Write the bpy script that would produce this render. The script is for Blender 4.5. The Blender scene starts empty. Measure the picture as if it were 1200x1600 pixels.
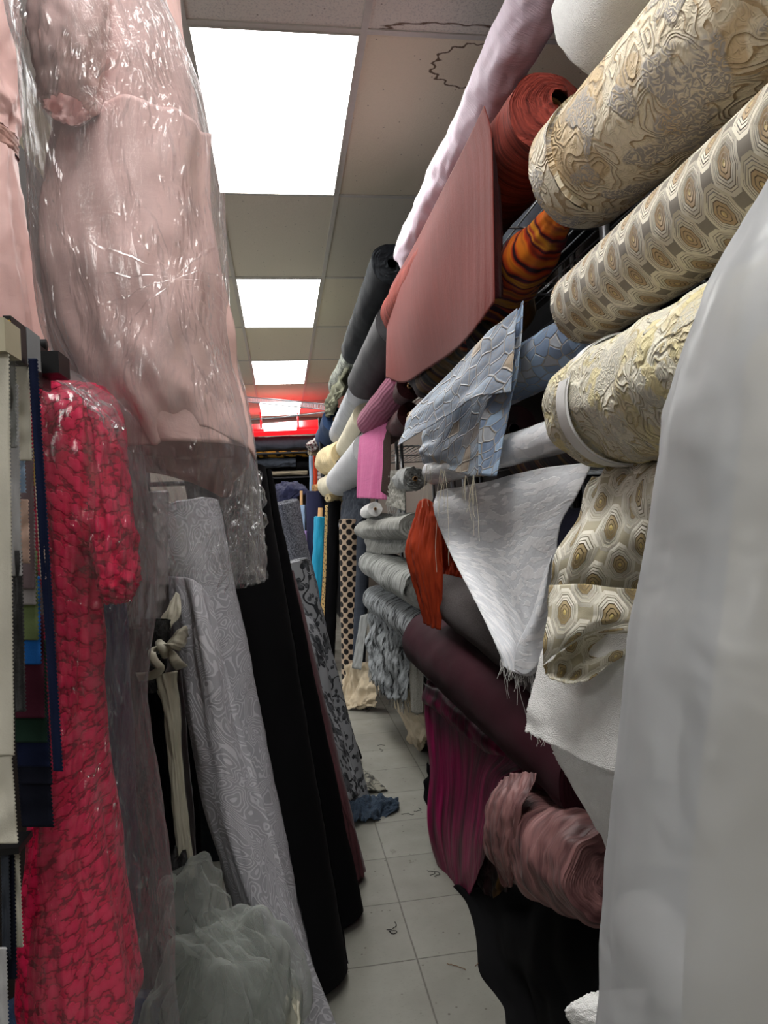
import bpy, bmesh, math, random
from mathutils import Vector, Matrix, noise
random.seed(7)
sc = bpy.context.scene
COL = sc.collection
PI = math.pi

# ------------------------------------------------------------------ camera
FPX, PITCH, YAW, ROLL, EYE = 1083.6, 0.01007, 0.14670, -0.04893, 1.275
cy, sy, cp, sp, cr, sr = math.cos(YAW), math.sin(YAW), math.cos(PITCH), math.sin(PITCH), math.cos(ROLL), math.sin(ROLL)
_xr = Vector((cy, -sy, 0)); _yr = Vector((sy, cy, 0)); _z = Vector((0, 0, 1))
FWD = _yr * cp + _z * sp
_zz = _yr * -sp + _z * cp
RGT = _xr * cr + _zz * sr
UPV = _xr * -sr + _zz * cr
CAM = Vector((0, 0, EYE))
cd = bpy.data.cameras.new('camera')
cam = bpy.data.objects.new('camera', cd); COL.objects.link(cam)
cd.sensor_fit = 'VERTICAL'; cd.sensor_height = 36.0; cd.lens = 36.0 * FPX / 1600.0
cd.clip_start = 0.03
m = Matrix(((RGT.x, UPV.x, -FWD.x, 0), (RGT.y, UPV.y, -FWD.y, 0), (RGT.z, UPV.z, -FWD.z, EYE), (0, 0, 0, 1)))
cam.matrix_world = m
sc.camera = cam

def ray(px, py):
    return FWD * FPX + RGT * (px - 600) + UPV * (800 - py)
def at(px, py, Y):
    d = ray(px, py); return CAM + d * (Y / d.y)
def atz(px, py, z=0.0):
    d = ray(px, py); return CAM + d * ((z - EYE) / d.z)

# ------------------------------------------------------------------ node expressions
class X:
    def __init__(s, t, k): s.t, s.k = t, k
    def _b(s, o, op, r=False):
        a, b = (o, s) if r else (s, o)
        return mth(s.t, op, a, b)
    def __add__(s, o): return s._b(o, 'ADD')
    def __radd__(s, o): return s._b(o, 'ADD', True)
    def __sub__(s, o): return s._b(o, 'SUBTRACT')
    def __rsub__(s, o): return s._b(o, 'SUBTRACT', True)
    def __mul__(s, o): return s._b(o, 'MULTIPLY')
    def __rmul__(s, o): return s._b(o, 'MULTIPLY', True)
    def __truediv__(s, o): return s._b(o, 'DIVIDE')
    def __lt__(s, o): return s._b(o, 'LESS_THAN')
    def __gt__(s, o): return s._b(o, 'GREATER_THAN')
def put(t, inp, v):
    if isinstance(v, X): t.links.new(v.k, inp)
    elif isinstance(v, (tuple, list)):
        v = tuple(v)
        inp.default_value = v + (1,) if len(v) == 3 and len(inp.default_value) == 4 else v
    else: inp.default_value = v
def mth(t, op, *a):
    n = t.nodes.new('ShaderNodeMath'); n.operation = op
    for i, v in enumerate(a): put(t, n.inputs[i], v)
    return X(t, n.outputs[0])
class T:
    """A material under construction."""
    def __init__(s, name):
        s.m = bpy.data.materials.new(name); s.m.use_nodes = True
        s.t = s.m.node_tree; s.t.nodes.clear()
        s.out = s.t.nodes.new('ShaderNodeOutputMaterial')
    def n(s, k, **kw):
        n = s.t.nodes.new(k)
        for a, b in kw.items(): setattr(n, a, b)
        return n
    def uv(s):
        n = s.n('ShaderNodeTexCoord'); return X(s.t, n.outputs['UV'])
    def obj(s):
        n = s.n('ShaderNodeTexCoord'); return X(s.t, n.outputs['Object'])
    def geo(s):
        n = s.n('ShaderNodeNewGeometry'); return X(s.t, n.outputs['Position'])
    def sep(s, v):
        n = s.n('ShaderNodeSeparateXYZ'); put(s.t, n.inputs[0], v)
        return [X(s.t, o) for o in n.outputs]
    def vec(s, x, y, z=0.0):
        n = s.n('ShaderNodeCombineXYZ')
        for i, v in enumerate((x, y, z)): put(s.t, n.inputs[i], v)
        return X(s.t, n.outputs[0])
    def sc(s, v, x, y=None, z=None):
        y = x if y is None else y; z = x if z is None else z
        n = s.n('ShaderNodeVectorMath', operation='MULTIPLY'); put(s.t, n.inputs[0], v); n.inputs[1].default_value = (x, y, z)
        return X(s.t, n.outputs[0])
    def noise(s, v, scale=5, detail=3, rough=.5, dist=0.0):
        n = s.n('ShaderNodeTexNoise'); put(s.t, n.inputs['Vector'], v)
        n.inputs['Scale'].default_value = scale; n.inputs['Detail'].default_value = detail
        n.inputs['Roughness'].default_value = rough; n.inputs['Distortion'].default_value = dist
        return X(s.t, n.outputs['Fac'])
    def warp(s, v, scale, amt):
        n = s.n('ShaderNodeTexNoise'); put(s.t, n.inputs['Vector'], v); n.inputs['Scale'].default_value = scale
        a = s.n('ShaderNodeVectorMath', operation='MULTIPLY_ADD'); s.t.links.new(n.outputs['Color'], a.inputs[0])
        a.inputs[1].default_value = (amt,) * 3; put(s.t, a.inputs[2], v)
        return X(s.t, a.outputs[0])
    def vor(s, v, scale=5, feature='F1', rnd=1.0, out='Distance', dim='3D'):
        n = s.n('ShaderNodeTexVoronoi', feature=feature, voronoi_dimensions=dim); put(s.t, n.inputs['Vector'], v)
        n.inputs['Scale'].default_value = scale; n.inputs['Randomness'].default_value = rnd
        return X(s.t, n.outputs[out])
    def f(s, op, *a): return mth(s.t, op, *a)
    def ramp(s, fac, stops, mode='LINEAR'):
        n = s.n('ShaderNodeValToRGB'); r = n.color_ramp; r.interpolation = mode
        while len(r.elements) < len(stops): r.elements.new(1.0)
        for e, (p, c) in zip(r.elements, stops):
            e.position = p; e.color = (c, c, c, 1) if isinstance(c, (int, float)) else tuple(c) + (1,)
        put(s.t, n.inputs[0], fac); return X(s.t, n.outputs[0])
    def mix(s, fac, a, b, mode='MIX'):
        n = s.n('ShaderNodeMix', data_type='RGBA', blend_type=mode)
        put(s.t, n.inputs[0], fac); put(s.t, n.inputs[6], a); put(s.t, n.inputs[7], b)
        return X(s.t, n.outputs[2])
    def bump(s, h, dist=.002, strength=1.0, prev=None):
        n = s.n('ShaderNodeBump'); put(s.t, n.inputs['Height'], h)
        n.inputs['Distance'].default_value = dist; n.inputs['Strength'].default_value = strength
        if prev is not None: put(s.t, n.inputs['Normal'], prev)
        return X(s.t, n.outputs[0])
    def pbr(s, color, rough=.8, bump=None, sheen=0.0, metal=0.0, spec=.3, **kw):
        n = s.n('ShaderNodeBsdfPrincipled')
        put(s.t, n.inputs['Base Color'], color); put(s.t, n.inputs['Roughness'], rough); put(s.t, n.inputs['Metallic'], metal)
        n.inputs['Specular IOR Level'].default_value = spec
        if sheen: n.inputs['Sheen Weight'].default_value = sheen * .22; n.inputs['Sheen Roughness'].default_value = .4
        if bump is not None: put(s.t, n.inputs['Normal'], bump)
        for k, v in kw.items(): put(s.t, n.inputs[k.replace('_', ' ')], v)
        s.t.links.new(n.outputs[0], s.out.inputs[0]); s.b = n
        return s.m

def S(r, g, b):
    """sRGB 0..255 to linear"""
    return tuple(((c / 255) / 12.92 if c <= 10 else ((c / 255 + .055) / 1.055) ** 2.4) for c in (r, g, b))

# ------------------------------------------------------------------ object helpers
def thing(name, label, cat, loc=(0, 0, 0), group=None):
    o = bpy.data.objects.new(name, None); COL.objects.link(o)
    o.empty_display_size = .05
    o.location = loc; o['label'] = label; o['category'] = cat
    if group: o['group'] = group
    return o
def tag(o, label, cat, group=None, kind=None):
    o['label'] = label; o['category'] = cat
    if group: o['group'] = group
    if kind: o['kind'] = kind
    return o
def mesh(name, verts, faces, mat, parent=None, uvs=None, smooth=True, solid=0.0, loc=None, sub=0):
    """verts in world space; the object sits at its parent's origin, or at loc."""
    base = Vector(parent['_o']) if parent is not None and '_o' in parent else None
    if parent is not None:
        p = parent; off = Vector((0, 0, 0))
        while p is not None: off += Vector(p.location); p = p.parent
    else: off = Vector(loc) if loc is not None else Vector((0, 0, 0))
    me = bpy.data.meshes.new(name)
    me.from_pydata([tuple(Vector(v) - off) for v in verts], [], faces)
    if uvs is not None:
        l = me.uv_layers.new(name='UVMap')
        for lp in me.loops: l.data[lp.index].uv = uvs[lp.vertex_index]
    if smooth: me.polygons.foreach_set('use_smooth', [True] * len(me.polygons))
    for mm in (mat if isinstance(mat, (list, tuple)) else [mat]): me.materials.append(mm)
    me.update()
    o = bpy.data.objects.new(name, me); COL.objects.link(o)
    if parent is not None: o.parent = parent
    elif loc is not None: o.location = loc
    if solid:
        md = o.modifiers.new('solid', 'SOLIDIFY'); md.thickness = solid; md.offset = 0
    if sub:
        md = o.modifiers.new('sub', 'SUBSURF'); md.levels = md.render_levels = sub
    return o
class MB:
    """boxes, tubes and ribbons gathered into one mesh"""
    def __init__(s): s.v, s.f = [], []
    def add(s, vs, fs):
        k = len(s.v); s.v += [Vector(v) for v in vs]; s.f += [[i + k for i in f] for f in fs]; return s
    def box(s, lo, hi, M=None):
        vs = [Vector((x, y, z)) for x in (lo[0], hi[0]) for y in (lo[1], hi[1]) for z in (lo[2], hi[2])]
        if M is not None: vs = [M @ v for v in vs]
        return s.add(vs, [(0, 1, 3, 2), (4, 6, 7, 5), (0, 4, 5, 1), (2, 3, 7, 6), (0, 2, 6, 4), (1, 5, 7, 3)])
    def tube(s, pts, r, n=8, cap=True):
        pts = [Vector(p) for p in pts]; rr = r if isinstance(r, (list, tuple)) else [r] * len(pts)
        vs, fs = [], []; up = None
        for i, p in enumerate(pts):
            d = (pts[min(i + 1, len(pts) - 1)] - pts[max(i - 1, 0)]).normalized()
            if up is None: up = d.orthogonal().normalized()
            a = (up - d * up.dot(d)).normalized(); up = a; b = d.cross(a)
            for k in range(n):
                t = 2 * PI * k / n; vs.append(p + (a * math.cos(t) + b * math.sin(t)) * rr[i])
        for i in range(len(pts) - 1):
            for k in range(n):
                fs.append((i * n + k, i * n + (k + 1) % n, (i + 1) * n + (k + 1) % n, (i + 1) * n + k))
        if cap: fs += [tuple(range(n))[::-1], tuple(range((len(pts) - 1) * n, len(pts) * n))]
        return s.add(vs, fs)
    def build(s, name, mat, parent=None, smooth=False, loc=None, **k):
        return mesh(name, s.v, s.f, mat, parent, smooth=smooth, loc=loc, **k)
def N(x, y, z=0.0): return noise.noise(Vector((x, y, z)))
def cr4(p0, p1, p2, p3, t):
    return .5 * ((2 * p1) + (p2 - p0) * t + (2 * p0 - 5 * p1 + 4 * p2 - p3) * t * t + (3 * p1 - p0 - 3 * p2 + p3) * t ** 3)
def spline(P, n):
    """n points along a Catmull-Rom curve through P"""
    if len(P) == 2: return [P[0].lerp(P[1], i / (n - 1)) for i in range(n)]
    Q = [P[0] * 2 - P[1]] + list(P) + [P[-1] * 2 - P[-2]]
    out = []; k = len(P) - 1
    for i in range(n):
        s = min(i / (n - 1) * k, k - 1e-6); j = int(s); out.append(cr4(Q[j], Q[j + 1], Q[j + 2], Q[j + 3], s - j))
    return out

def wound(name, A, B, r, mat, parent, r2=None, prof=None, wr=.01, wf=6.0, seed=0, n=56, rings=48, squash=1.0, sag=0.0, tel=.0, rags=.004, core=.22, spiral=10, wa=1.0):
    """A bolt of cloth wound on a tube: skin with a spiral edge, ridged wound ends. A = near end."""
    A, B = Vector(A), Vector(B); d = (B - A); L = d.length; d.normalize()
    up = Vector((0, 0, 1)); sx = d.cross(up).normalized(); uz = sx.cross(d).normalized()
    r2 = r if r2 is None else r2
    vs, fs, uv = [], [], []
    def rad(t):
        b = r + (r2 - r) * t
        if prof: b *= prof(t)
        return b
    def P(t, th, k):
        c = A.lerp(B, t) - up * (sag * 4 * t * (1 - t))
        R = rad(t) * k
        q = k
        s1 = N(math.cos(th) * 1.3 + seed * 7.1, math.sin(th) * 1.3, t * L * wf)
        s2 = N(math.cos(th) * 2.5 + seed, math.sin(th) * 2.5 + t * 2, t * L * wf * 4 + 11)
        R += (s1 * wr * wa + s2 * wr * .5) * q
        return c + (sx * math.cos(th) + uz * math.sin(th) * squash) * R
    # skin
    seam = .35 + .3 * math.sin(seed)
    for i in range(rings + 1):
        t = i / rings
        for k in range(n + 1):
            th = seam + 2 * PI * k / n
            e = .0
            if i in (0, rings): e = (N(th * 3, seed, i) * rags)
            v = P(t, th, 1 + .035 * k / n)
            vs.append(v + d * e); uv.append((t * L, k / n * 2 * PI * r))
    for i in range(rings):
        for k in range(n):
            a = i * (n + 1) + k
            fs.append((a, a + 1, a + n + 2, a + n + 1))
    # wound ends: ridged rings running in towards the tube
    for end, sg in ((0, -1), (1, 1)):
        base = len(vs); K = spiral * 2
        for j in range(K + 1):
            f = 1 - (1 - core) * j / K
            dz = (.0045 if j % 2 == 0 else -.004) + tel * (1 - f)
            for k in range(n + 1):
                th = seam + 2 * PI * k / n
                v = P(end, th, f * (1 + .035 * k / n * f)) + d * (sg * (dz + N(th * 2, j * .7, seed) * rags) - (0.004 * sg if j == 0 else 0))
                vs.append(v); uv.append((end * L + .002 * j, k / n * 2 * PI * r))
        for j in range(K):
            for k in range(n):
                a = base + j * (n + 1) + k
                fs.append((a, a + 1, a + n + 2, a + n + 1) if end else (a, a + n + 1, a + n + 2, a + 1))
    return mesh(name, vs, fs, mat, parent, uvs=uv)
def core_tube(A, B, r, parent, mat, ext=.02):
    A, B = Vector(A), Vector(B); d = (B - A).normalized()
    vs, fs = [], []; n = 20
    a = d.orthogonal().normalized(); b = d.cross(a)
    prof = [(A - d * ext, r * .8), (A - d * ext, r), (B + d * ext, r), (B + d * ext, r * .8), (A - d * ext, r * .8)]
    for p, R in prof:
        for k in range(n):
            t = 2 * PI * k / n; vs.append(p + (a * math.cos(t) + b * math.sin(t)) * R)
    for i in range(len(prof) - 1):
        for k in range(n):
            fs.append((i * n + k, i * n + (k + 1) % n, (i + 1) * n + (k + 1) % n, (i + 1) * n + k))
    return mesh('core_tube', vs, fs, mat, parent)

def fabric_roll(label, A, B, r, mat, core=True, cat='fabric roll', group=None, name='fabric_roll', **k):
    A, B = Vector(A), Vector(B)
    t = thing(name, label, cat, (A + B) / 2 - Vector((0, 0, r)), group)
    cr_ = k.pop('core_r', None) or r * .2
    wound('wound_fabric', A, B, r, mat, t, **k)
    if core: core_tube(A, B, cr_, t, M['card'])
    return t

def sheet(name, rows, mat, parent=None, nu=60, nv=60, fold=0.0, ff=8.0, fa=None, rag=.0, ragsides=.0, crease=.0, cs=6.0, seed=0, solid=.002, label=None, cat=None, group=None, disp=None, foldy=0.0, raw=False):
    """Cloth through a grid of control points (rows top to bottom; each point (px, py, Y) seen from the camera or a Vector)."""
    G = [[(p if isinstance(p, Vector) else at(*p)) for p in row] for row in rows]
    R1 = [spline(r, nu) for r in G]
    C = [spline([R1[j][i] for j in range(len(R1))], nv) for i in range(nu)]
    g = [[C[i][j] for i in range(nu)] for j in range(nv)]
    vs, uv = [], []
    ul = [0.0]
    mj = nv // 2
    for i in range(1, nu): ul.append(ul[-1] + (g[mj][i] - g[mj][i - 1]).length)
    acc = [0.0] * nu
    for j in range(nv):
        for i in range(nu):
            p = g[j][i]
            du = g[j][min(i + 1, nu - 1)] - g[j][max(i - 1, 0)]
            dv = g[min(j + 1, nv - 1)][i] - g[max(j - 1, 0)][i]
            nn = du.cross(dv)
            if nn.length < 1e-9: nn = Vector((-1, 0, 0))
            nn.normalize()
            if j: acc[i] += (g[j][i] - g[j - 1][i]).length
            s, t = i / (nu - 1), j / (nv - 1)
            amp = fold * (t ** .7 if fa is None else fa(s, t))
            ph = s * ff * 2 * PI + 1.4 * N(s * 3 + seed, t * 1.2, seed) * 2
            h = amp * (math.sin(ph) + .35 * math.sin(ph * 2.3 + 1 + seed)) 
            if crease: h += crease * (N(s * cs + seed * 3, t * cs * .8, seed) + .5 * N(s * cs * 2.7, t * cs * 2 + seed, 5))
            if foldy: h += foldy * math.sin(t * ff * 5 + 3 * N(s * 2, t * 3, seed))
            if disp: h += disp(s, t)
            q = p + nn * h
            if rag and j == nv - 1: q += dv.normalized() * rag * (N(s * 40, seed) + .6 * N(s * 130, seed + 3))
            if ragsides and i in (0, nu - 1): q += du.normalized() * ragsides * N(t * 50, seed + i)
            vs.append(q); uv.append((ul[i], acc[i]))
    fs = [(j * nu + i, j * nu + i + 1, (j + 1) * nu + i + 1, (j + 1) * nu + i) for j in range(nv - 1) for i in range(nu - 1)]
    if raw: return vs, fs, uv
    loc = None
    if parent is None: loc = sum(vs, Vector()) / len(vs); loc.z = min(v.z for v in vs)
    o = mesh(name, vs, fs, mat, parent, uvs=uv, solid=solid, loc=loc)
    if label: tag(o, label, cat, group)
    return o

def shell(name, rows, mat, parent=None, n=72, m=80, fold=0.0, ff=9, crease=0.0, cs=7, seed=0, solid=0.0, label=None, cat=None, closed=False, fa=None, rag=0, ydir=None):
    """A garment-like tube. rows: (pxL, pxR, py, Y, depth)"""
    P = []
    for a, b, py, Y, dp in rows:
        L, R = at(a, py, Y), at(b, py, Y)
        if isinstance(py, tuple): pass
        P.append(((L + R) / 2, (R - L) / 2, dp))
    cs_ = spline([p[0] for p in P], m); hs = spline([p[1] for p in P], m); ds = spline([Vector((p[2], 0, 0)) for p in P], m)
    vs, fs, uv = [], [], []; acc = 0
    for j in range(m):
        t = j / (m - 1)
        if j: acc += (cs_[j] - cs_[j - 1]).length
        h = hs[j]; w = h.length; bx = h.normalized(); by = Vector((-bx.y, bx.x, 0)).normalized()
        for i in range(n + 1):
            th = 2 * PI * i / n
            c, s = math.cos(th), math.sin(th)
            k = 1.0
            amp = fold * (t if fa is None else fa(t))
            dr = amp * math.sin(th * ff + 1.5 * N(th, t * 2, seed)) + amp * .4 * math.sin(th * ff * 2.1 + seed + t * 2)
            if i == n: dr = None
            if dr is None:
                vs.append(vs[j * (n + 1)].copy()); uv.append((2 * PI * w, acc)); continue
            if crease: dr += crease * (N(c * cs * .5 + seed, s * cs * .5, t * cs) + .5 * N(c * cs * 1.2, s * cs * 1.2 + seed, t * cs * 2.5))
            q = cs_[j] + bx * c * (w + dr) + by * s * (ds[j].x + dr)
            if rag and j == m - 1: q.z += rag * N(th * 6, seed)
            vs.append(q); uv.append((th * w, acc))
    for j in range(m - 1):
        for i in range(n):
            a = j * (n + 1) + i
            fs.append((a, a + n + 1, a + n + 2, a + 1))
    if closed:
        fs.append(tuple(range(n))); fs.append(tuple((m - 1) * (n + 1) + i for i in range(n))[::-1])
    loc = None
    if parent is None: loc = sum(vs, Vector()) / len(vs); loc.z = min(v.z for v in vs)
    o = mesh(name, vs, fs, mat, parent, uvs=uv, solid=solid, loc=loc)
    if label: tag(o, label, cat)
    return o

def threads(name, starts, mat, parent=None, L=.05, n=6, r=.0004, curl=.4, seed=0, label=None, cat=None, each=1, down=True):
    mb = MB(); rnd = random.Random(seed)
    for s in starts:
        for _ in range(each):
            p = Vector(s) + Vector((rnd.uniform(-1, 1), rnd.uniform(-1, 1), rnd.uniform(-1, 1))) * .003; l = L * rnd.uniform(.4, 1.3)
            pts = [p]; d = Vector((rnd.uniform(-1, 1) * curl, rnd.uniform(-1, 1) * curl, -1)).normalized()
            for i in range(n):
                d = (d + Vector((rnd.uniform(-1, 1), rnd.uniform(-1, 1), rnd.uniform(-1, .3))) * curl * .5).normalized()
                pts.append(pts[-1] + d * l / n)
            mb.tube(pts, r, 4, cap=False)
    o = mb.build(name, mat, parent, smooth=True, loc=None if parent is not None else starts[0])
    if label: tag(o, label, cat)
    return o
# ------------------------------------------------------------------ materials
M = {}
def weave(t, v, sc_=700, amt=.0006, prev=None):
    x, y, z = t.sep(v)
    w = t.f('SINE', x * sc_ * 2.0) * t.f('SINE', y * sc_ * 2.0)
    return t.bump(w, amt, .5, prev)
def cloth(name, col, rough=.85, sheen=.25, var=.12, streak=(6, 6), bump=.003, fine=1, spec=.2, fold=0.0, fdir=0, **kw):
    """plain cloth: soft tone variation, weave, faint creases"""
    t = T(name); u = t.uv(); o = t.geo()
    n1 = t.noise(t.sc(u, streak[0], streak[1], 1), 1.0, 4, .6)
    c = t.mix(t.ramp(n1, [(.3, 0), (.7, 1)]), tuple(max(0, x * (1 - var)) for x in col), tuple(min(1, x * (1 + var)) for x in col))
    b = t.bump(t.noise(t.sc(u, streak[0] * 3, streak[1] * 3, 1), 2.0, 5, .6), bump, .6)
    if fold:
        x, y, z = t.sep(t.warp(u, 4, .03))
        s = t.f('SINE', (y if fdir else x) * fold)
        b = t.bump(s, .0018, .5, b)
    if fine: b = t.bump(t.noise(o, 900 * fine, 2, .7), .0009, .35, b)
    M[name] = t.pbr(c, rough, b, sheen=sheen, spec=spec, **kw); return M[name]

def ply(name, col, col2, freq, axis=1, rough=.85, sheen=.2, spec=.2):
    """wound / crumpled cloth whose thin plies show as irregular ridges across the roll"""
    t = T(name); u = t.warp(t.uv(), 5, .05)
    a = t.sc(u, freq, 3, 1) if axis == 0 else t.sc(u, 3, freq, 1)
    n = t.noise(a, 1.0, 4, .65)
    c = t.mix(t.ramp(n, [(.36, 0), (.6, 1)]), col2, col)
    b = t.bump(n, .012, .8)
    M[name] = t.pbr(c, rough, b, sheen=sheen, spec=spec); return M[name]

# plain colours
cloth('light_pink', S(242, 224, 238), .6, .5, .07, (30, 3), .006, spec=.4)
cloth('rust', S(118, 48, 42), .8, .3, .10, (60, 4), .002, fold=0)
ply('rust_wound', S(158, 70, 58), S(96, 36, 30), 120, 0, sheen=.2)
cloth('blackish', S(22, 26, 30), .8, .15, .25, (4, 50), .003)
cloth('black', S(9, 9, 11), .9, .02, .2, (5, 5), .001, spec=.1)
cloth('black_matte', S(6, 6, 8), .95, .0, .2, (5, 5), .001, spec=.08)
cloth('charcoal', S(72, 71, 73), .75, .15, .12, (3, 30), .001)
cloth('mauve', S(142, 78, 102), .75, .3, .1, (3, 30), .002, fold=300, fdir=1)
cloth('pink_rib', S(196, 104, 148), .8, .3, .06, (5, 40), .002, fold=420)
cloth('mid_grey', S(168, 170, 174), .8, .2, .08, (20, 4), .004)
cloth('light_grey', S(186, 186, 188), .75, .2, .05)
cloth('cream', S(204, 196, 172), .8, .2, .08)
cloth('cream_pleat', S(222, 202, 158), .8, .3, .16, (60, 4), .016, fold=200)
cloth('white_cloth', S(222, 222, 220), .75, .2, .05)
cloth('beige', S(150, 138, 118), .85, .2, .12)
cloth('tan_canvas', S(176, 162, 138), .85, .2, .12, (10, 10), .004)
cloth('burgundy', S(52, 8, 24), .8, .1, .15, (6, 10), .001, spec=.25)
cloth('navy', S(36, 38, 64), .85, .2, .2)
cloth('slate', S(58, 63, 72), .85, .2, .15, (30, 3), .003)
cloth('turquoise', S(22, 150, 190), .6, .3, .12, (5, 25), .008, spec=.4)
cloth('light_blue', S(160, 186, 216), .8, .2, .08)
cloth('pale_yellow', S(216, 212, 150), .8, .2, .08)
cloth('lilac', S(170, 140, 200), .8, .2, .08)
cloth('orange_red', S(200, 66, 36), .8, .2, .1)
cloth('brown_wine', S(74, 42, 46), .85, .3, .15, (4, 30))
cloth('olive', S(88, 88, 70), .85, .2, .25, (30, 10), .004)
cloth('royal', S(20, 50, 150), .7, .2, .1)
cloth('maroon_dark', S(62, 22, 26), .8, .2, .4, (8, 30), .003)
cloth('cord_brown', S(52, 36, 30), .9, .2, .2, (4, 40), .002, fold=500, fdir=1)
cloth('grey_stone', S(150, 152, 150), .85, .2, .1, (15, 15), .004)
cloth('satin_cream', S(188, 184, 166), .42, .2, .06, (3, 3), .002, spec=.5)
cloth('brown_paper', S(110, 84, 60), .9, 0, .2)
cloth('card', S(178, 140, 98), .9, 0, .08, (4, 20), .0005)
cloth('taffeta_pink', S(226, 188, 182), .55, .3, .04, (3, 5), .003, spec=.35)
cloth('taffeta_inner', S(186, 148, 138), .6, .1, .06)
cloth('grey_blouse', S(150, 145, 146), .7, .2, .06, (8, 3), .003)

# velvet, satin
t = T('magenta_velvet'); u = t.uv()
n = t.noise(t.sc(u, 24, 3, 1), 1.0, 3, .5)
M['magenta'] = t.pbr(t.mix(t.ramp(n, [(.35, 0), (.65, 1)]), S(60, 4, 30), S(150, 20, 84)), .45, t.bump(n, .008, .7), sheen=.0, spec=.4)
t = T('orange_cloth'); u = t.uv()
n = t.noise(t.sc(u, 30, 4, 1), 1.0, 4, .6)
b = t.bump(t.noise(t.geo(), 500, 2, .7), .001, .6)
M['orange_cloth'] = t.pbr(t.mix(n, S(118, 32, 14), S(184, 70, 36)), .9, t.bump(n, .006, .5, b), sheen=.4, spec=.15)
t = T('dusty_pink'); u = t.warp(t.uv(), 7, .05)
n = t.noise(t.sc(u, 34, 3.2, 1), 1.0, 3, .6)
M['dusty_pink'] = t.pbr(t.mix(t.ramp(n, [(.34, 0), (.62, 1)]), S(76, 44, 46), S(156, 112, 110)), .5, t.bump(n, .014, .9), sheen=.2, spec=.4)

# terry
t = T('terry'); o = t.geo()
n = t.vor(o, 420); n2 = t.noise(o, 60, 4, .6)
M['terry'] = t.pbr(t.mix(n2, S(228, 228, 226), S(246, 246, 244)), .95, t.bump(n, .002, .7, t.bump(n2, .003, .5)), sheen=.6, spec=.1)

# octagon brocade
def octagon(name, ground, pale, tan, gold, su=.078, sv=.105, rot=0.0):
    t = T(name); x, y, z = t.sep(t.warp(t.uv(), 9, .006))
    a, b = x / su, y / sv
    def cell(off):
        p = t.f('ABSOLUTE', t.f('FRACT', a + off) - .5); q = t.f('ABSOLUTE', t.f('FRACT', b + off) - .5)
        return t.f('MAXIMUM', t.f('MAXIMUM', p * 1.18, q * 1.0), (p + q) * .80)
    d = t.f('MINIMUM', cell(0.0), cell(0.5))
    dk = tuple(c * .38 for c in tan)
    c = t.ramp(d, [(0, gold), (.045, dk), (.06, tan), (.115, dk), (.13, tan), (.185, dk), (.2, pale), (.235, ground), (.25, pale), (.29, ground), (.305, pale), (.335, ground), (.345, pale), (.41, ground)], 'CONSTANT')
    h = t.ramp(d, [(0, .9), (.045, .1), (.06, .8), (.115, .1), (.13, .8), (.185, .1), (.2, 1), (.235, .2), (.25, 1), (.29, .2), (.305, 1), (.345, .9), (.41, .1)], 'LINEAR')
    dg = t.f('ABSOLUTE', t.f('SUBTRACT', t.f('FRACT', (a + b) * 1.0 + .5), .5)); dh = t.f('ABSOLUTE', t.f('SUBTRACT', t.f('FRACT', (a - b) * 1.0 + .5), .5))
    ln = (t.f('MINIMUM', dg, dh) < .06) * (d > .33)
    c = t.mix(ln, c, pale)
    c = t.mix(t.noise(t.geo(), 260, 3, .7), c, tuple(v * .62 for v in ground), 'MIX') if False else c
    c2 = t.mix(.22, c, t.mix(t.noise(t.sc(t.uv(), 60, 700, 1), 1, 2, .7), (0.2, .19, .17), (1, 1, 1)), 'MULTIPLY')
    M[name] = t.pbr(c2, .62, t.bump(h, .0035, .8, t.bump(t.noise(t.geo(), 700, 2, .7), .001, .4)), sheen=.2, spec=.4)
octagon('octagon_grey', S(136, 128, 116), S(222, 214, 194), S(186, 160, 124), S(212, 188, 134))
octagon('octagon_gold', S(186, 178, 152), S(232, 228, 212), S(180, 160, 118), S(226, 204, 130), .085, .115)

# damask with scrolls
def scroll(name, ground, motif, motif2, line, sc_=1.0, gilt=None):
    t = T(name); u = t.warp(t.uv(), 7 * sc_, .10 / sc_)
    n = t.noise(u, 6.5 * sc_, 1.0, .4, .7)
    k = t.f('FRACT', n * 10.0)
    mask = t.ramp(t.noise(t.warp(t.uv(), 5, .05), 7.5 * sc_, 1.5, .5), [(.44, 0), (.475, 1)])
    mask2 = t.ramp(t.noise(t.warp(t.uv(), 4, .08), 4.2 * sc_, 1, .5), [(.50, 0), (.52, 1)])
    body = t.mix(mask2, motif, motif2)
    lines = t.ramp(k, [(0, line), (.10, line), (.2, 1.0 if False else motif), (.85, motif), (1, line)])
    body = t.mix(t.ramp(k, [(0, 1), (.12, .9), (.22, 0), (1, 0)]), body, line)
    nn = t.f('FRACT', t.noise(t.warp(t.uv(), 18, .03), 30 * sc_, 1.0, .5, .5) * 6.0)
    gr = t.mix(t.ramp(nn, [(.0, 1), (.18, .8), (.3, 0), (.7, 0), (.85, .8)]), ground, t.mix(mask2, motif, motif2))
    c = t.mix(mask, gr, body)
    if gilt: c = t.mix(t.ramp(t.noise(u, 9 * sc_, 2, .6), [(.56, 0), (.60, 1)]), c, gilt)
    h = t.f('SINE', k * PI) * (mask * .8 + .2) + mask * .5 + t.f('SINE', nn * PI) * .25
    M[name] = t.pbr(c, .6, t.bump(h, .0045, .9, t.bump(t.noise(t.geo(), 420, 3, .7), .0012, .6)), sheen=.2, spec=.35)
scroll('damask', S(160, 154, 148), S(222, 210, 184), S(204, 182, 146), S(168, 144, 108), 1.7)
scroll('gold_scroll', S(196, 192, 176), S(226, 220, 198), S(214, 202, 164), S(184, 168, 122), 2.3, S(222, 210, 160))
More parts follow.
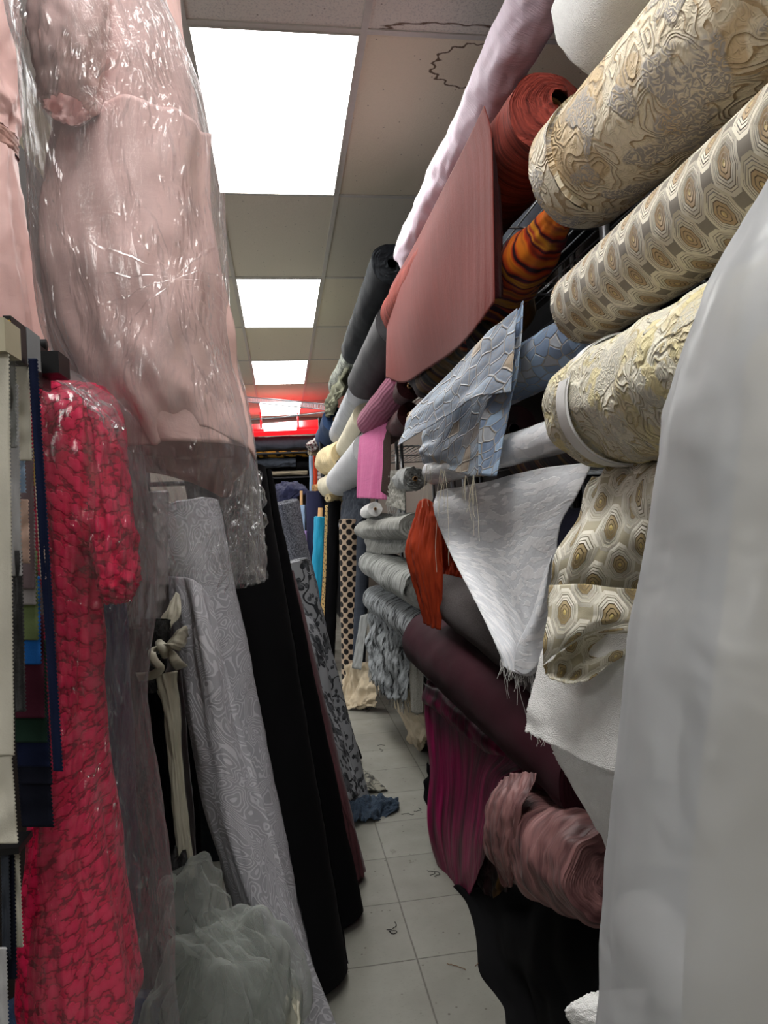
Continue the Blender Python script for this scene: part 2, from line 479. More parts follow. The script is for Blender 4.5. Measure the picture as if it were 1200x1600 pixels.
# white jacquard
t = T('white_jacquard'); u = t.warp(t.uv(), 5, .05)
n = t.noise(t.sc(u, 16, 40, 1), 1.0, 2, .5)
mk = t.ramp(n, [(.5, 0), (.53, 1)])
e = t.vor(t.warp(t.uv(), 20, .03), 22, 'DISTANCE_TO_EDGE')
ml = t.ramp(e, [(.015, 1), (.03, 0)]) if False else t.ramp(e, [(.012, .22), (.03, 0)])
c = t.mix(mk, S(226, 229, 234), S(244, 245, 248))
c = t.mix(ml * .6, c, S(180, 182, 188))
M['white_jacquard'] = t.pbr(c, t.ramp(mk, [(0, .7), (1, .32)]), t.bump(mk, .001, .5, t.bump(t.noise(t.uv(), 9, 4, .6), .012, .5)), spec=.5, sheen=.2)
# blue crackle brocade
def crackle(name, base, light, cell2, line, sx=14, sy=26, back=False):
    t = T(name); u = t.warp(t.uv(), 16, .018); v = t.sc(u, sx, sy, 1)
    e = t.vor(v, 1.0, 'DISTANCE_TO_EDGE', dim='2D', rnd=.8); idc = t.vor(v, 1.0, 'F1', dim='2D', out='Color', rnd=.8)
    r, g, b = t.sep(idc)
    c = t.mix(t.ramp(r, [(.30, 0), (.34, 1)]), light, base)
    c = t.mix(t.ramp(g, [(.80, 0), (.84, 1)]), c, cell2)
    ln = t.ramp(e, [(.022, 1), (.042, 0)])
    c = t.mix(ln, c, line)
    if back:
        st = t.noise(t.sc(t.uv(), 40, 500, 1), 1.0, 3, .7)
        c = t.mix(t.ramp(st, [(.42, 0), (.62, .75)]), c, line)
    M[name] = t.pbr(c, .5, t.bump(t.ramp(e, [(.02, 1), (.08, 0), (.3, .3)]), .003, .8, t.bump(t.noise(t.geo(), 500, 2, .6), .001, .4)), sheen=.2, spec=.45)
crackle('blue_crackle', S(128, 148, 176), S(164, 190, 218), S(176, 182, 190), S(178, 168, 152), 20, 34)
crackle('blue_back', S(140, 160, 186), S(160, 184, 210), S(190, 170, 144), S(168, 162, 154), 18, 26, back=True)
# tie dye
t = T('tie_dye'); x, y, z = t.sep(t.warp(t.uv(), 6, .06))
n = t.noise(t.vec(x * 15.0, y * 1.2), 1.0, 2, .5)
c = t.ramp(n, [(0, S(40, 14, 24)), (.36, S(110, 24, 30)), (.42, S(214, 120, 30)), (.47, S(190, 60, 24)), (.5, S(20, 20, 30)), (.54, S(120, 30, 44)), (.58, S(222, 150, 40)), (.62, S(160, 40, 40)), (.68, S(24, 22, 34)), (1, S(180, 120, 40))])
M['tie_dye'] = t.pbr(c, .5, t.bump(n, .008, .6), sheen=.3, spec=.4)
t = T('tie_dye_dark'); x, y, z = t.sep(t.warp(t.uv(), 6, .06))
n = t.noise(t.vec(x * 10.0, y * 2.0), 1.0, 2, .6)
c = t.ramp(n, [(0, S(10, 8, 12)), (.4, S(46, 12, 20)), (.5, S(20, 16, 16)), (.58, S(120, 84, 30)), (.63, S(70, 20, 24)), (.7, S(16, 14, 18)), (1, S(60, 40, 20))])
M['tie_dye_dark'] = t.pbr(c, .6, t.bump(n, .012, .9), sheen=.3, spec=.3)
# silver jacquard (maze lines) and silver back
t = T('silver_maze'); u = t.sc(t.uv(), 1.0, .8, 1)
n = t.noise(u, 7.5, 1.0, .5, 2.2); k = t.f('SINE', n * 120.0)
mk = t.ramp(k, [(.30, 0), (.62, 1)])
c = t.mix(mk, S(158, 158, 164), S(194, 194, 200))
sp_ = t.vor(t.geo(), 260)
M['silver'] = t.pbr(c, t.ramp(mk, [(0, .45), (1, .7)]), t.bump(mk, .0009, .6, t.bump(t.noise(t.geo(), 600, 2, .7), .0012, .5)), spec=.5, sheen=.15)
# floral on grey
def floral(name, ground, ink, mid, scale=9):
    t = T(name); u = t.uv()
    def petals(sc_, k, amp, r0, off):
        v = t.vec(*[c_ + off for c_ in t.sep(u)[:2]])
        pos = t.vor(v, sc_, 'F1', dim='2D', out='Position'); a = t.sep(t.sc(v, 1)); b = t.sep(pos)
        dx, dy = (a[0] - b[0]) * sc_, (a[1] - b[1]) * sc_
        col = t.sep(t.vor(v, sc_, 'F1', dim='2D', out='Color'))
        th = t.f('ARCTAN2', dy, dx) + col[0] * 6.0
        r = t.f('SQRT', dx * dx + dy * dy)
        rim = (t.f('ABSOLUTE', t.f('SINE', th * k)) * amp + r0) * (col[1] * .5 + .7)
        return r / rim, col
    q, col = petals(scale, 2.5, .22, .2, 0.0)
    vein = t.noise(t.warp(u, 30, .02), 55, 2, .6)
    flower = q < 1.0
    c = t.mix(flower, ground, t.mix(t.ramp(vein, [(.45, 0), (.55, 1)]), ink, mid))
    c = t.mix((q > .92) * (q < 1.0), c, ink)
    q2, col2 = petals(scale * 2.2, 1.0, .35, .05, 3.3)
    c = t.mix((q2 < 1.0) * (q > 1.1), c, t.mix(t.ramp(vein, [(.45, 0), (.5, 1)]), ink, mid))
    stem = t.f('ABSOLUTE', t.noise(t.warp(u, 6, .05), 6, 1, .5) - .5) < .008
    c = t.mix(stem * (q > 1.0), c, ink)
    M[name] = t.pbr(c, .75, t.bump(t.noise(t.geo(), 700, 2), .001, .4), sheen=.2)
floral('floral_grey', S(140, 142, 146), S(34, 36, 40), S(78, 80, 84))
floral('floral_olive', S(118, 116, 104), S(36, 36, 34), S(84, 82, 74), 12)
# lace
def lace(name, hi, lo, dark, scale=26):
    t = T(name); u = t.warp(t.uv(), 26, .006)
    pos = t.vor(u, scale, 'F1', dim='2D', out='Position'); a, b = t.sep(u), t.sep(pos)
    dx, dy = (a[0] - b[0]) * scale, (a[1] - b[1]) * scale
    th = t.f('ARCTAN2', dy, dx); r = t.f('SQRT', dx * dx + dy * dy)
    pet = r / (t.f('ABSOLUTE', t.f('SINE', th * 2.5)) * .16 + .40)
    k = t.noise(u, 130, 2, .6)
    c = t.mix(t.ramp(pet, [(.1, 0), (.7, .5), (1.05, 1)]), hi, lo)
    hole = (pet > 1.0) * t.ramp(k, [(.50, 0), (.56, 1)])
    ring = t.ramp(t.f('ABSOLUTE', pet - 1.0), [(.03, 1), (.1, 0)])
    c = t.mix(t.f('MAXIMUM', hole, ring * .7), c, dark)
    big = t.noise(t.uv(), 5, 3, .6)
    c = t.mix(t.ramp(big, [(.35, .35), (.65, 0)]), c, tuple(v * .45 for v in lo))
    M[name] = t.pbr(c, .75, t.bump(t.ramp(pet, [(0, 1), (.8, .8), (1.1, 0)]), .0022, .8), sheen=.2, spec=.25)
lace('red_lace', S(242, 40, 96), S(222, 20, 74), S(140, 10, 48), 58)
# tweed / knit
def tweed(name, a, b, c3, sc_=320, rough=.9, fold=0):
    t = T(name); o = t.geo(); n = t.noise(o, sc_, 4, .9); v = t.vor(o, sc_ * .9)
    c = t.mix(t.ramp(n, [(.42, 0), (.56, 1)]), a, b); c = t.mix(t.ramp(v, [(.08, 1), (.2, 0)]), c, c3)
    bb = t.bump(n, .003, .8)
    if fold: bb = t.bump(t.noise(t.sc(t.uv(), fold, 3, 1), 1, 3, .6), .014, .9, bb)
    M[name] = t.pbr(c, rough, bb, sheen=.15, spec=.2)
tweed('dark_tweed', S(72, 66, 66), S(104, 98, 98), S(48, 42, 42))
tweed('glitter_grey', S(60, 62, 68), S(126, 128, 136), S(200, 202, 210), 110)
tweed('linen_grey', S(122, 120, 112), S(156, 154, 146), S(96, 94, 86), 240)
tweed('denim', S(36, 52, 84), S(58, 80, 116), S(28, 40, 64), 300)
tweed('denim_old', S(34, 44, 58), S(62, 76, 92), S(90, 100, 110), 200)
t = T('linen_rib'); u = t.warp(t.uv(), 6, .02)
n = t.noise(t.sc(u, 140, 4, 1), 1.0, 3, .6)
M['linen_rib'] = t.pbr(t.mix(t.ramp(n, [(.35, 0), (.6, 1)]), S(104, 104, 98), S(164, 164, 158)), .9, t.bump(n, .004, .7), sheen=.2)
t = T('fringe_roll'); u = t.warp(t.uv(), 8, .03)
n = t.noise(t.sc(u, 60, 5, 1), 1.0, 4, .65)
c = t.ramp(n, [(0, S(20, 20, 20)), (.36, S(40, 40, 38)), (.44, S(132, 134, 130)), (.6, S(166, 168, 164)), (1, S(190, 190, 186))])
M['fringe_roll'] = t.pbr(c, .9, t.bump(n, .014, .9), sheen=.2)
t = T('fringe_feather'); u = t.warp(t.uv(), 12, .03)
n = t.noise(t.sc(u, 34, 9, 1), 1.0, 5, .7)
c = t.ramp(n, [(0, S(14, 14, 16)), (.42, S(30, 32, 34)), (.47, S(116, 120, 122)), (.62, S(152, 156, 158)), (1, S(120, 118, 112))])
M['fringe_feather'] = t.pbr(c, .9, t.bump(n, .012, .9), sheen=.2)
# giraffe circles on tan
t = T('spots'); x, y, z = t.sep(t.uv())
def lat(su, sv, ox, oy):
    p = (t.f('FRACT', x / su + ox) - .5) * su; q = (t.f('FRACT', y / sv + oy) - .5) * sv
    return t.f('SQRT', p * p + q * q)
d = t.f('MINIMUM', lat(.075, .075, 0.0, 0.0), lat(.075, .075, .5, .5))
c = t.ramp(d, [(0, S(16, 12, 12)), (.0205, S(16, 12, 12)), (.0215, S(176, 154, 132))], 'LINEAR')
M['spots'] = t.pbr(c, .8, None, sheen=.2)
t = T('leopard'); v = t.vor(t.uv(), 45, dim='2D')
M['leopard'] = t.pbr(t.ramp(v, [(.2, S(20, 16, 12)), (.3, S(170, 140, 90))]), .8)
t = T('mustard_spot'); v = t.noise(t.uv(), 12, 2)
M['mustard'] = t.pbr(t.ramp(v, [(.5, S(176, 128, 44)), (.56, S(20, 16, 14))]), .8)
t = T('plaid'); x, y, z = t.sep(t.uv())
M['plaid'] = t.pbr(t.mix((t.f('FRACT', x * 25.0) < .4) * .6 + (t.f('FRACT', y * 25.0) < .4) * .4, S(196, 190, 184), S(90, 30, 40)), .8)
t = T('mottle_print'); n = t.noise(t.uv(), 30, 4, .7)
M['mottle'] = t.pbr(t.ramp(n, [(.4, S(52, 56, 50)), (.5, S(96, 100, 90)), (.6, S(140, 142, 130))]), .85, sheen=.2)
# tulle: soft see-through netting
def veil(name, col, alpha, tr=.5, rough=.9, edge=.5, bumpd=.01, sc_=8):
    t = T(name)
    nrm = t.bump(t.noise(t.warp(t.obj(), 5, .15), sc_, 4, .65), bumpd, .8)
    d = t.n('ShaderNodeBsdfDiffuse'); put(t.t, d.inputs[0], col); put(t.t, d.inputs['Normal'], nrm)
    tl = t.n('ShaderNodeBsdfTranslucent'); put(t.t, tl.inputs[0], col)
    m1 = t.n('ShaderNodeMixShader'); m1.inputs[0].default_value = tr
    t.t.links.new(d.outputs[0], m1.inputs[1]); t.t.links.new(tl.outputs[0], m1.inputs[2])
    g = t.n('ShaderNodeBsdfGlossy'); g.inputs['Roughness'].default_value = rough; put(t.t, g.inputs['Normal'], nrm)
    m2 = t.n('ShaderNodeMixShader'); m2.inputs[0].default_value = .08
    t.t.links.new(m1.outputs[0], m2.inputs[1]); t.t.links.new(g.outputs[0], m2.inputs[2])
    tp = t.n('ShaderNodeBsdfTransparent')
    lw = t.n('ShaderNodeLayerWeight'); lw.inputs[0].default_value = .35
    f = X(t.t, lw.outputs['Facing']) * edge + alpha
    m3 = t.n('ShaderNodeMixShader'); put(t.t, m3.inputs[0], f)
    t.t.links.new(tp.outputs[0], m3.inputs[1]); t.t.links.new(m2.outputs[0], m3.inputs[2])
    t.t.links.new(m3.outputs[0], t.out.inputs[0]); M[name] = t.m
veil('tulle', S(196, 202, 196), .24, bumpd=.006, sc_=5)
veil('milky_plastic', S(192, 194, 196), .64, .35, .35, .35, .02, 3)
# clear dry-cleaner's film
def film(name, star=None, haze=.06, gl=.02, st=1.0, sc_=1.0):
    t = T(name); o = t.geo()
    w = t.warp(o, 4.0, .10)
    a = t.noise(t.sc(w, 40 * sc_, 40 * sc_, 14 * sc_), 1.0, 5, .7)
    b = t.f('ABSOLUTE', t.noise(t.sc(w, 13, 13, 3.2), 1.0, 4, .6) - .5)
    big = t.noise(t.sc(o, 3.2), 1.0, 2)
    h = a * .5 * t.ramp(big, [(.38, .15), (.6, 1)]) + t.ramp(b, [(0, 1), (.05, 0)]) * .55
    if star is not None:
        x, y, z = t.sep(o); dx, dz = x - star.x, z - star.z
        r = t.f('SQRT', dx * dx + dz * dz); th = t.f('ARCTAN2', dz, dx)
        h = h + t.ramp(t.f('ABSOLUTE', t.f('SINE', th * 7.0 + t.noise(o, 14, 2) * 5.0)), [(0, 1), (.22, 0)]) * t.ramp(r, [(.0, 1), (.11, 0)]) * .5
    nrm = t.bump(h, .016, st)
    tp = t.n('ShaderNodeBsdfTransparent'); put(t.t, tp.inputs[0], (.995, .995, 1))
    g = t.n('ShaderNodeBsdfGlossy'); g.inputs['Roughness'].default_value = .16; put(t.t, g.inputs['Normal'], nrm)
    d = t.n('ShaderNodeBsdfDiffuse'); put(t.t, d.inputs[0], (.9, .91, .94))
    tl = t.n('ShaderNodeBsdfTranslucent'); put(t.t, tl.inputs[0], (.9, .91, .94))
    md = t.n('ShaderNodeMixShader'); md.inputs[0].default_value = .5
    t.t.links.new(d.outputs[0], md.inputs[1]); t.t.links.new(tl.outputs[0], md.inputs[2])
    lw = t.n('ShaderNodeLayerWeight'); lw.inputs[0].default_value = .25
    m1 = t.n('ShaderNodeMixShader'); put(t.t, m1.inputs[0], X(t.t, lw.outputs['Facing']) * (haze * 6 + .1) + t.ramp(a, [(.5, 0), (.75, haze * 5)]) + haze)
    t.t.links.new(tp.outputs[0], m1.inputs[1]); t.t.links.new(md.outputs[0], m1.inputs[2])
    fr = t.n('ShaderNodeFresnel'); fr.inputs[0].default_value = 1.45; put(t.t, fr.inputs['Normal'], nrm)
    m2 = t.n('ShaderNodeMixShader'); put(t.t, m2.inputs[0], t.f('MINIMUM', X(t.t, fr.outputs[0]) * .7 + gl, .30))
    t.t.links.new(m1.outputs[0], m2.inputs[1]); t.t.links.new(g.outputs[0], m2.inputs[2])
    t.t.links.new(m2.outputs[0], t.out.inputs[0]); M[name] = t.m
film('film', at(272, 428, .87), .05, .04, st=1.0)
film('film_low', None, .018, .035, st=.9)
t = T('black_bag'); n = t.noise(t.warp(t.geo(), 6, .1), 30, 5, .7)
M['black_bag'] = t.pbr(S(14, 14, 16), .22, t.bump(n, .02, 1.0), spec=.6)

# hard stuff
def hard(name, col, rough=.5, metal=0.0, **k):
    t = T(name); n = t.noise(t.geo(), 40, 4, .6)
    c = t.mix(n, tuple(v * .88 for v in col), tuple(min(1, v * 1.08) for v in col))
    M[name] = t.pbr(c, rough, None, metal=metal, **k)
hard('grid_white', S(196, 192, 182), .5)
hard('black_plastic', S(16, 16, 18), .4)
hard('chrome', S(150, 152, 156), .3, .9)
hard('grey_card', S(136, 140, 144), .6)
hard('cream_card', S(188, 180, 156), .7)
hard('tan_wood', S(176, 142, 92), .6)
hard('purple_card', S(44, 38, 84), .6)
hard('dark_steel', S(40, 40, 42), .5, .5)
hard('shelf_brown', S(52, 44, 40), .8)
hard('wall_paint', S(120, 112, 104), .9)
hard('dusty_red', S(150, 96, 96), .8)
t = T('panel_light'); e = t.n('ShaderNodeEmission'); e.inputs[0].default_value = (1, .985, .96, 1); e.inputs[1].default_value = 12.0
t.t.links.new(e.outputs[0], t.out.inputs[0]); M['panel_light'] = t.m
t = T('tube_light'); e = t.n('ShaderNodeEmission'); e.inputs[0].default_value = (1, .55, .5, 1); e.inputs[1].default_value = 5.0
t.t.links.new(e.outputs[0], t.out.inputs[0]); M['tube_light'] = t.m
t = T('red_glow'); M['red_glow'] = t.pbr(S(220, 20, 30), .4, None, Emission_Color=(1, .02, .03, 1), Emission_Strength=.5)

# ceiling: lay-in tiles with their own tones, water stains; floor: vinyl tiles, specks, scuffs
HC = EYE + 1.70025; GX, GY, TW, TL = .36248, 2.36718, .61, 1.22
t = T('ceiling_tiles'); p = t.geo(); x, y, z = t.sep(p)
iy = t.f('FLOOR', (y - GY) / TL); ix = t.f('FLOOR', (x - GX) / TW)
wn = t.n('ShaderNodeTexWhiteNoise', noise_dimensions='2D'); put(t.t, wn.inputs['Vector'], t.vec(ix, iy))
rnd_ = X(t.t, wn.outputs['Value'])
c = t.mix(rnd_, S(212, 206, 190), S(232, 220, 194))
fiss = t.ramp(t.noise(p, 130, 4, .75), [(.38, 1), (.47, 0)])
near = (iy < -.5)
c = t.mix(fiss * (near * .75 + .03), c, S(126, 120, 108))
c = t.mix(near * .6, c, S(226, 224, 218))
pin = t.ramp(t.vor(p, 7, dim='2D'), [(.018, 1), (.026, 0)])
c = t.mix(pin * .6, c, S(90, 76, 60))
# stain rings: wavy outline around two places
def ringat(cx, cyy, rx, ry, off=0.0):
    dx, dy = (x - cx) / rx, (y - cyy) / ry
    r = t.f('SQRT', dx * dx + dy * dy)
    wv = t.f('SINE', t.f('ARCTAN2', dy, dx) * 17.0) * .05 + t.noise(p, 14, 3, .6) * .5 - .25
    return r + wv
s1 = atz(745, 105, HC); s2 = atz(730, 40, HC)
r1 = ringat(s1.x, s1.y, .17, .13); r2 = ringat(s2.x - .04, GY - .005, .25, .05)
st = t.f('MAXIMUM', t.ramp(t.f('ABSOLUTE', r1 - 1.0), [(.02, 1), (.05, 0)]), t.ramp(t.f('ABSOLUTE', r2 - 1.0), [(.03, 1), (.12, 0)]) * (y < GY))
s3 = atz(262, 50, HC); r3 = ringat(s3.x - .05, s3.y, .1, .1)
st = t.f('MAXIMUM', st, t.ramp(t.f('ABSOLUTE', r3 - 1.0), [(.02, 1), (.07, 0)]))
c = t.mix(t.ramp(r1, [(.0, .12), (1, .06), (1.02, 0)]), c, S(150, 120, 80))
c = t.mix(st * .9, c, S(86, 62, 40))
M['ceiling'] = t.pbr(c, .95, t.bump(fiss, .002, .4), spec=.1)
t = T('floor_tiles'); p = t.geo(); x, y, z = t.sep(p)
FX, FY, TS = .32742, 2.90538, .3048
lx = t.f('ABSOLUTE', t.f('FRACT', (x - FX) / TS + .5) - .5) * TS; ly = t.f('ABSOLUTE', t.f('FRACT', (y - FY) / TS + .5) - .5) * TS
g = t.f('MINIMUM', lx, ly) + (t.noise(p, 60, 2) - .5) * .0012
wn = t.n('ShaderNodeTexWhiteNoise', noise_dimensions='2D'); put(t.t, wn.inputs['Vector'], t.vec(t.f('FLOOR', (x - FX) / TS), t.f('FLOOR', (y - FY) / TS)))
c = t.mix(X(t.t, wn.outputs['Value']), S(124, 123, 115), S(132, 131, 123))
c = t.mix(t.ramp(t.noise(p, 3.5, 5, .65), [(.35, .35), (.6, 0)]), c, S(98, 95, 86))
c = t.mix(t.ramp(t.noise(t.sc(p, 1, 3, 1), 70, 3, .7), [(.60, 0), (.68, .5)]), c, S(98, 94, 84))
c = t.mix(t.ramp(t.vor(p, 22), [(.05, .85), (.10, 0)]), c, S(70, 64, 54))
c = t.mix(t.ramp(t.noise(t.warp(p, 9, .1), 5.5, 5, .8), [(.66, 0), (.72, .7)]), c, S(84, 78, 66))
c = t.mix(t.ramp(g, [(.0008, .9), (.0022, 0)]), c, S(66, 62, 54))
M['floor'] = t.pbr(c, t.ramp(t.noise(p, 8, 3), [(.3, .4), (.7, .6)]), t.bump(t.ramp(g, [(.0, 0), (.003, 1)]), .001, .6), spec=.35)
# ------------------------------------------------------------------ the room
def struct(name, o):
    o.name = name; o['kind'] = 'structure'; return o
X0, X1, Y0, Y1 = -3.6, 1.55, -3.2, 11.2
def plane(name, vs, mat):
    o = mesh(name, vs, [(0, 1, 2, 3)], mat, smooth=False); o['kind'] = 'structure'; return o
plane('floor', [(X0, Y0, 0), (X1, Y0, 0), (X1, Y1, 0), (X0, Y1, 0)], M['floor'])
plane('ceiling', [(X0, Y0, HC), (X0, Y1, HC), (X1, Y1, HC), (X1, Y0, HC)], M['ceiling'])
plane('wall_right', [(X1, Y0, 0), (X1, Y0, HC), (X1, Y1, HC), (X1, Y1, 0)], M['wall_paint'])
plane('wall_back', [(X0, Y1, 0), (X1, Y1, 0), (X1, Y1, HC), (X0, Y1, HC)], M['wall_paint'])
plane('wall_front', [(X0, Y0, 0), (X0, Y0, HC), (X1, Y0, HC), (X1, Y0, 0)], M['wall_paint'])
# exposed T-bar grid
mb = MB()
k0, k1 = math.ceil((X0 - GX) / TW), math.floor((X1 - GX) / TW)
for k in range(k0, k1 + 1):
    xx = GX + k * TW
    mb.box((xx - .012, Y0, HC - .006), (xx + .012, Y1, HC + .002))
mb.build('trim_1', M['grid_white'])['kind'] = 'structure'
mb = MB()
for k in range(-4, 8):
    yy = GY + k * TL
    if yy < Y1: mb.box((X0, yy - .012, HC - .0052), (X1, yy + .012, HC + .002))
mb.build('trim_2', M['grid_white'])['kind'] = 'structure'
# light panels: one every second tile row, three rows across the shop
names = {0: 'large ceiling light panel nearest overhead beside the stained tile', 1: 'second lit ceiling panel down the aisle', 2: 'third lit ceiling panel down the aisle, small and square',
         3: 'last lit ceiling panel above the slotted rail'}
for col_ in (-1, -5):
    for k in range(-2, 4):
        x0, y0 = GX + col_ * TW, GY + 2 * k * TL
        if y0 + TL > Y1: continue
        lab = names.get(k) if col_ == -1 else None
        if lab is None: lab = 'lit ceiling panel over the next aisle, out of the frame' if col_ == -5 else 'lit ceiling panel over the aisle behind the viewer'
        L = thing('ceiling_light', lab, 'ceiling light', (x0 + TW / 2, y0 + TL / 2, HC), 'ceiling light panels')
        f = MB(); w = .018
        f.box((x0 + .012, y0 + .012, HC - .009), (x0 + w, y0 + TL - .012, HC - .001)).box((x0 + TW - w, y0 + .012, HC - .009), (x0 + TW - .012, y0 + TL - .012, HC - .001))
        f.box((x0 + w, y0 + .012, HC - .009), (x0 + TW - w, y0 + w, HC - .001)).box((x0 + w, y0 + TL - w, HC - .009), (x0 + TW - w, y0 + TL - .012, HC - .001))
        f.build('frame', M['grid_white'], L)
        MB().box((x0 + w, y0 + w, HC - .007), (x0 + TW - w, y0 + TL - w, HC - .002)).build('diffuser', M['panel_light'], L)

# ---- right-hand shelving: steel uprights with wire shelves, one unit per bay
XF, XB = .64, 1.42
def shelving(y0, y1, levels, label, xf=XF, xb=XB, top=2.75, wire=True):
    t = thing('shelving_unit', label, 'shelving', ((xf + xb) / 2, (y0 + y1) / 2, 0), 'steel shelving units behind the fabric rolls')
    for xx in (xf + .02, xb):
        for yy in (y0 + .02, y1 - .02):
            MB().tube([(xx, yy, 0), (xx, yy, top)], .013, 10).build('upright', M['chrome'], t, smooth=True)
    for z in levels:
        mb = MB()
        for i in range(14):
            xx = xf + .02 + (xb - xf - .02) * i / 13
            mb.tube([(xx, y0 + .02, z), (xx, y1 - .02, z)], .0035, 6)
        for yy in (y0 + .02, (y0 + y1) / 2, y1 - .02):
            mb.tube([(xf + .02, yy, z - .007), (xb, yy, z - .007)], .005, 6)
        mb.build('wire_shelf', M['chrome'], t, smooth=True)
    MB().box((xb + .01, y0, .02), (xb + .02, y1, top)).build('back_panel', M['shelf_brown'], t)
    return t
VP = (440, 823)
def near_of(px, py, k, vp=VP):
    """pixel direction towards the viewer along the aisle: the point k times as near"""
    return vp[0] + (px - vp[0]) * k, vp[1] + (py - vp[1]) * k
def aroll(label, px, py, Yf, Yn, r, mat, vp=VP, **k):
    a = near_of(px, py, Yf / Yn, vp)
    return fabric_roll(label, at(a[0], a[1], Yn), at(px, py, Yf), r, mat, **k)

# ================= bay 1 (nearest, right)
aroll('white terry cloth roll at the very top beside the cream scroll brocade', 940, 48, 1.5, .75, .125, M['terry'], wr=.006, seed=3, rags=.012)
dm = aroll('thick cream and taupe roll with raised scroll brocade, under the white terry', 915, 262, 1.45, .45, .122, M['damask'], vp=(495, 663), wr=.005, seed=1, rags=.012, n=72, rings=60)
# its loose outer turn, a narrow lap round the end
a, b = at(935, 243, 1.40), at(915, 262, 1.45)
dA = at(1000, 176, 1.25)
wound('outer_lap', at(*near_of(915, 262, 1.45 / 1.36, (495, 663)), 1.36) if False else (at(915, 262, 1.45) + (at(near_of(915, 262, 1.2, (495, 663))[0], near_of(915, 262, 1.2, (495, 663))[1], 1.45 / 1.2) - at(915, 262, 1.45)) * .38), at(915, 262, 1.45) + (at(915, 262, 1.45) - dA) * .05, .126, M['damask'], dm, wr=.004, seed=1, rags=.012, rings=12)
oc = aroll('long roll of tan and white octagon brocade, whole and tightly wound', 917, 478, 1.38, .48, .079, M['octagon_grey'], vp=(537, 768), wr=.002, seed=2, rags=.010, n=72, rings=60)
gs = aroll('fat cream and gold scroll roll with a white paper band', 935, 640, 1.3, .62, .108, M['gold_scroll'], vp=(560, 768), wr=.014, seed=5, rags=.010, n=72, rings=50)
p_ = [near_of(935, 640, k, (560, 768)) for k in (1.09, 1.2)]
q1, q2 = at(p_[0][0], p_[0][1], 1.3 / 1.09), at(p_[1][0], p_[1][1], 1.3 / 1.2)
wound('paper_band', q1, q1.lerp(q2, .42), .1165, M['white_cloth'], gs, wr=.002, wf=1, spiral=1, core=.97, rags=0, rings=8, n=72)
# octagon cloth draped over its own bolt
t = thing('draped_fabric_bolt', 'cream and gold octagon brocade hanging in a turned-up fold under the gold scroll roll', 'fabric bolt', at(960, 900, 1.25))
wound('wound_fabric', at(1120, 770, .95), at(985, 815, 1.3), .085, M['octagon_gold'], t, seed=6)
sheet('upper_drape', [[(925, 745, 1.30), (965, 728, 1.24), (1010, 722, 1.12), (1100, 716, .95)],
                      [(898, 800, 1.25), (945, 790, 1.16), (1005, 785, 1.06), (1100, 775, .93)],
                      [(872, 868, 1.25), (925, 860, 1.15), (985, 855, 1.08), (1090, 850, .95)],
                      [(858, 930, 1.27), (905, 935, 1.22), (975, 915, 1.15), (1080, 905, 1.0)],
                      [(856, 985, 1.3), (900, 990, 1.28), (960, 960, 1.24), (1060, 950, 1.1)]],
      M['octagon_gold'], t, fold=.004, ff=1.2, crease=.022, cs=2.6, seed=4, nu=70, nv=70)
sheet('turned_fold', [[(858, 915, 1.24), (905, 912, 1.17), (960, 918, 1.12), (1035, 922, 1.02), (1090, 925, .97)],
                      [(856, 962, 1.21), (905, 955, 1.15), (965, 958, 1.10), (1030, 960, 1.01), (1090, 958, .97)],
                      [(850, 1005, 1.20), (900, 985, 1.15), (950, 978, 1.12), (1010, 985, 1.05), (1080, 975, .99)],
                      [(848, 1040, 1.21), (872, 1018, 1.19), (905, 1000, 1.17), (950, 988, 1.14), (1060, 985, 1.04)]],
      M['octagon_gold'], t, crease=.006, cs=3, seed=9, nu=70, nv=50)
sheet('curled_hem', [[(850, 1040, 1.215), (885, 1012, 1.22), (925, 992, 1.22), (965, 982, 1.20), (1040, 975, 1.15)],
                     [(853, 1052, 1.22), (895, 1040, 1.25), (935, 1018, 1.25), (975, 1000, 1.22), (1045, 985, 1.16)],
                     [(862, 1063, 1.19), (892, 1068, 1.18), (930, 1055, 1.17), (975, 1022, 1.15), (1045, 990, 1.08)]],
      M['octagon_gold'], t, crease=.004, seed=2, nu=60, nv=24, rag=.003)
# terry sheets
t = thing('draped_terry_cloth', 'white terry towelling hanging in two layers under the gold octagon fold', 'towelling', at(930, 1150, 1.25))
tl_ = sheet('front_layer', [[(862, 960, 1.34), (910, 940, 1.28), (960, 930, 1.2), (1060, 920, 1.05)],
                      [(843, 1030, 1.33), (900, 1030, 1.28), (960, 1020, 1.2), (1060, 1010, 1.05)],
                      [(826, 1100, 1.32), (895, 1110, 1.26), (960, 1115, 1.2), (1060, 1110, 1.05)],
                      [(820, 1143, 1.32), (880, 1172, 1.26), (945, 1203, 1.2), (1060, 1225, 1.05)]],
      M['terry'], t, crease=.014, cs=2.5, seed=3, rag=.006, ragsides=.003, solid=.004)
sheet('rear_layer', [[(852, 1100, 1.38), (920, 1100, 1.3), (1060, 1100, 1.12)],
                     [(862, 1162, 1.37), (930, 1190, 1.3), (1060, 1210, 1.12)],
                     [(892, 1225, 1.36), (945, 1265, 1.3), (1060, 1285, 1.12)],
                     [(930, 1290, 1.35), (962, 1335, 1.3), (1060, 1360, 1.12)]],
      M['terry'], t, crease=.012, cs=2.5, seed=8, rag=.006, ragsides=.006, solid=.004)
threads('fringe', [at(832 + i * 9, 1146 + i * 4.2, 1.31 - i * .004) for i in range(14)], M['white_cloth'], tl_, L=.022, r=.0006, curl=1.0, seed=4, each=2)
aroll('white terry roll end low down beside the milky plastic', 1000, 1440, 1.2, .8, .062, M['terry'], wr=.005, seed=5, rags=.008)
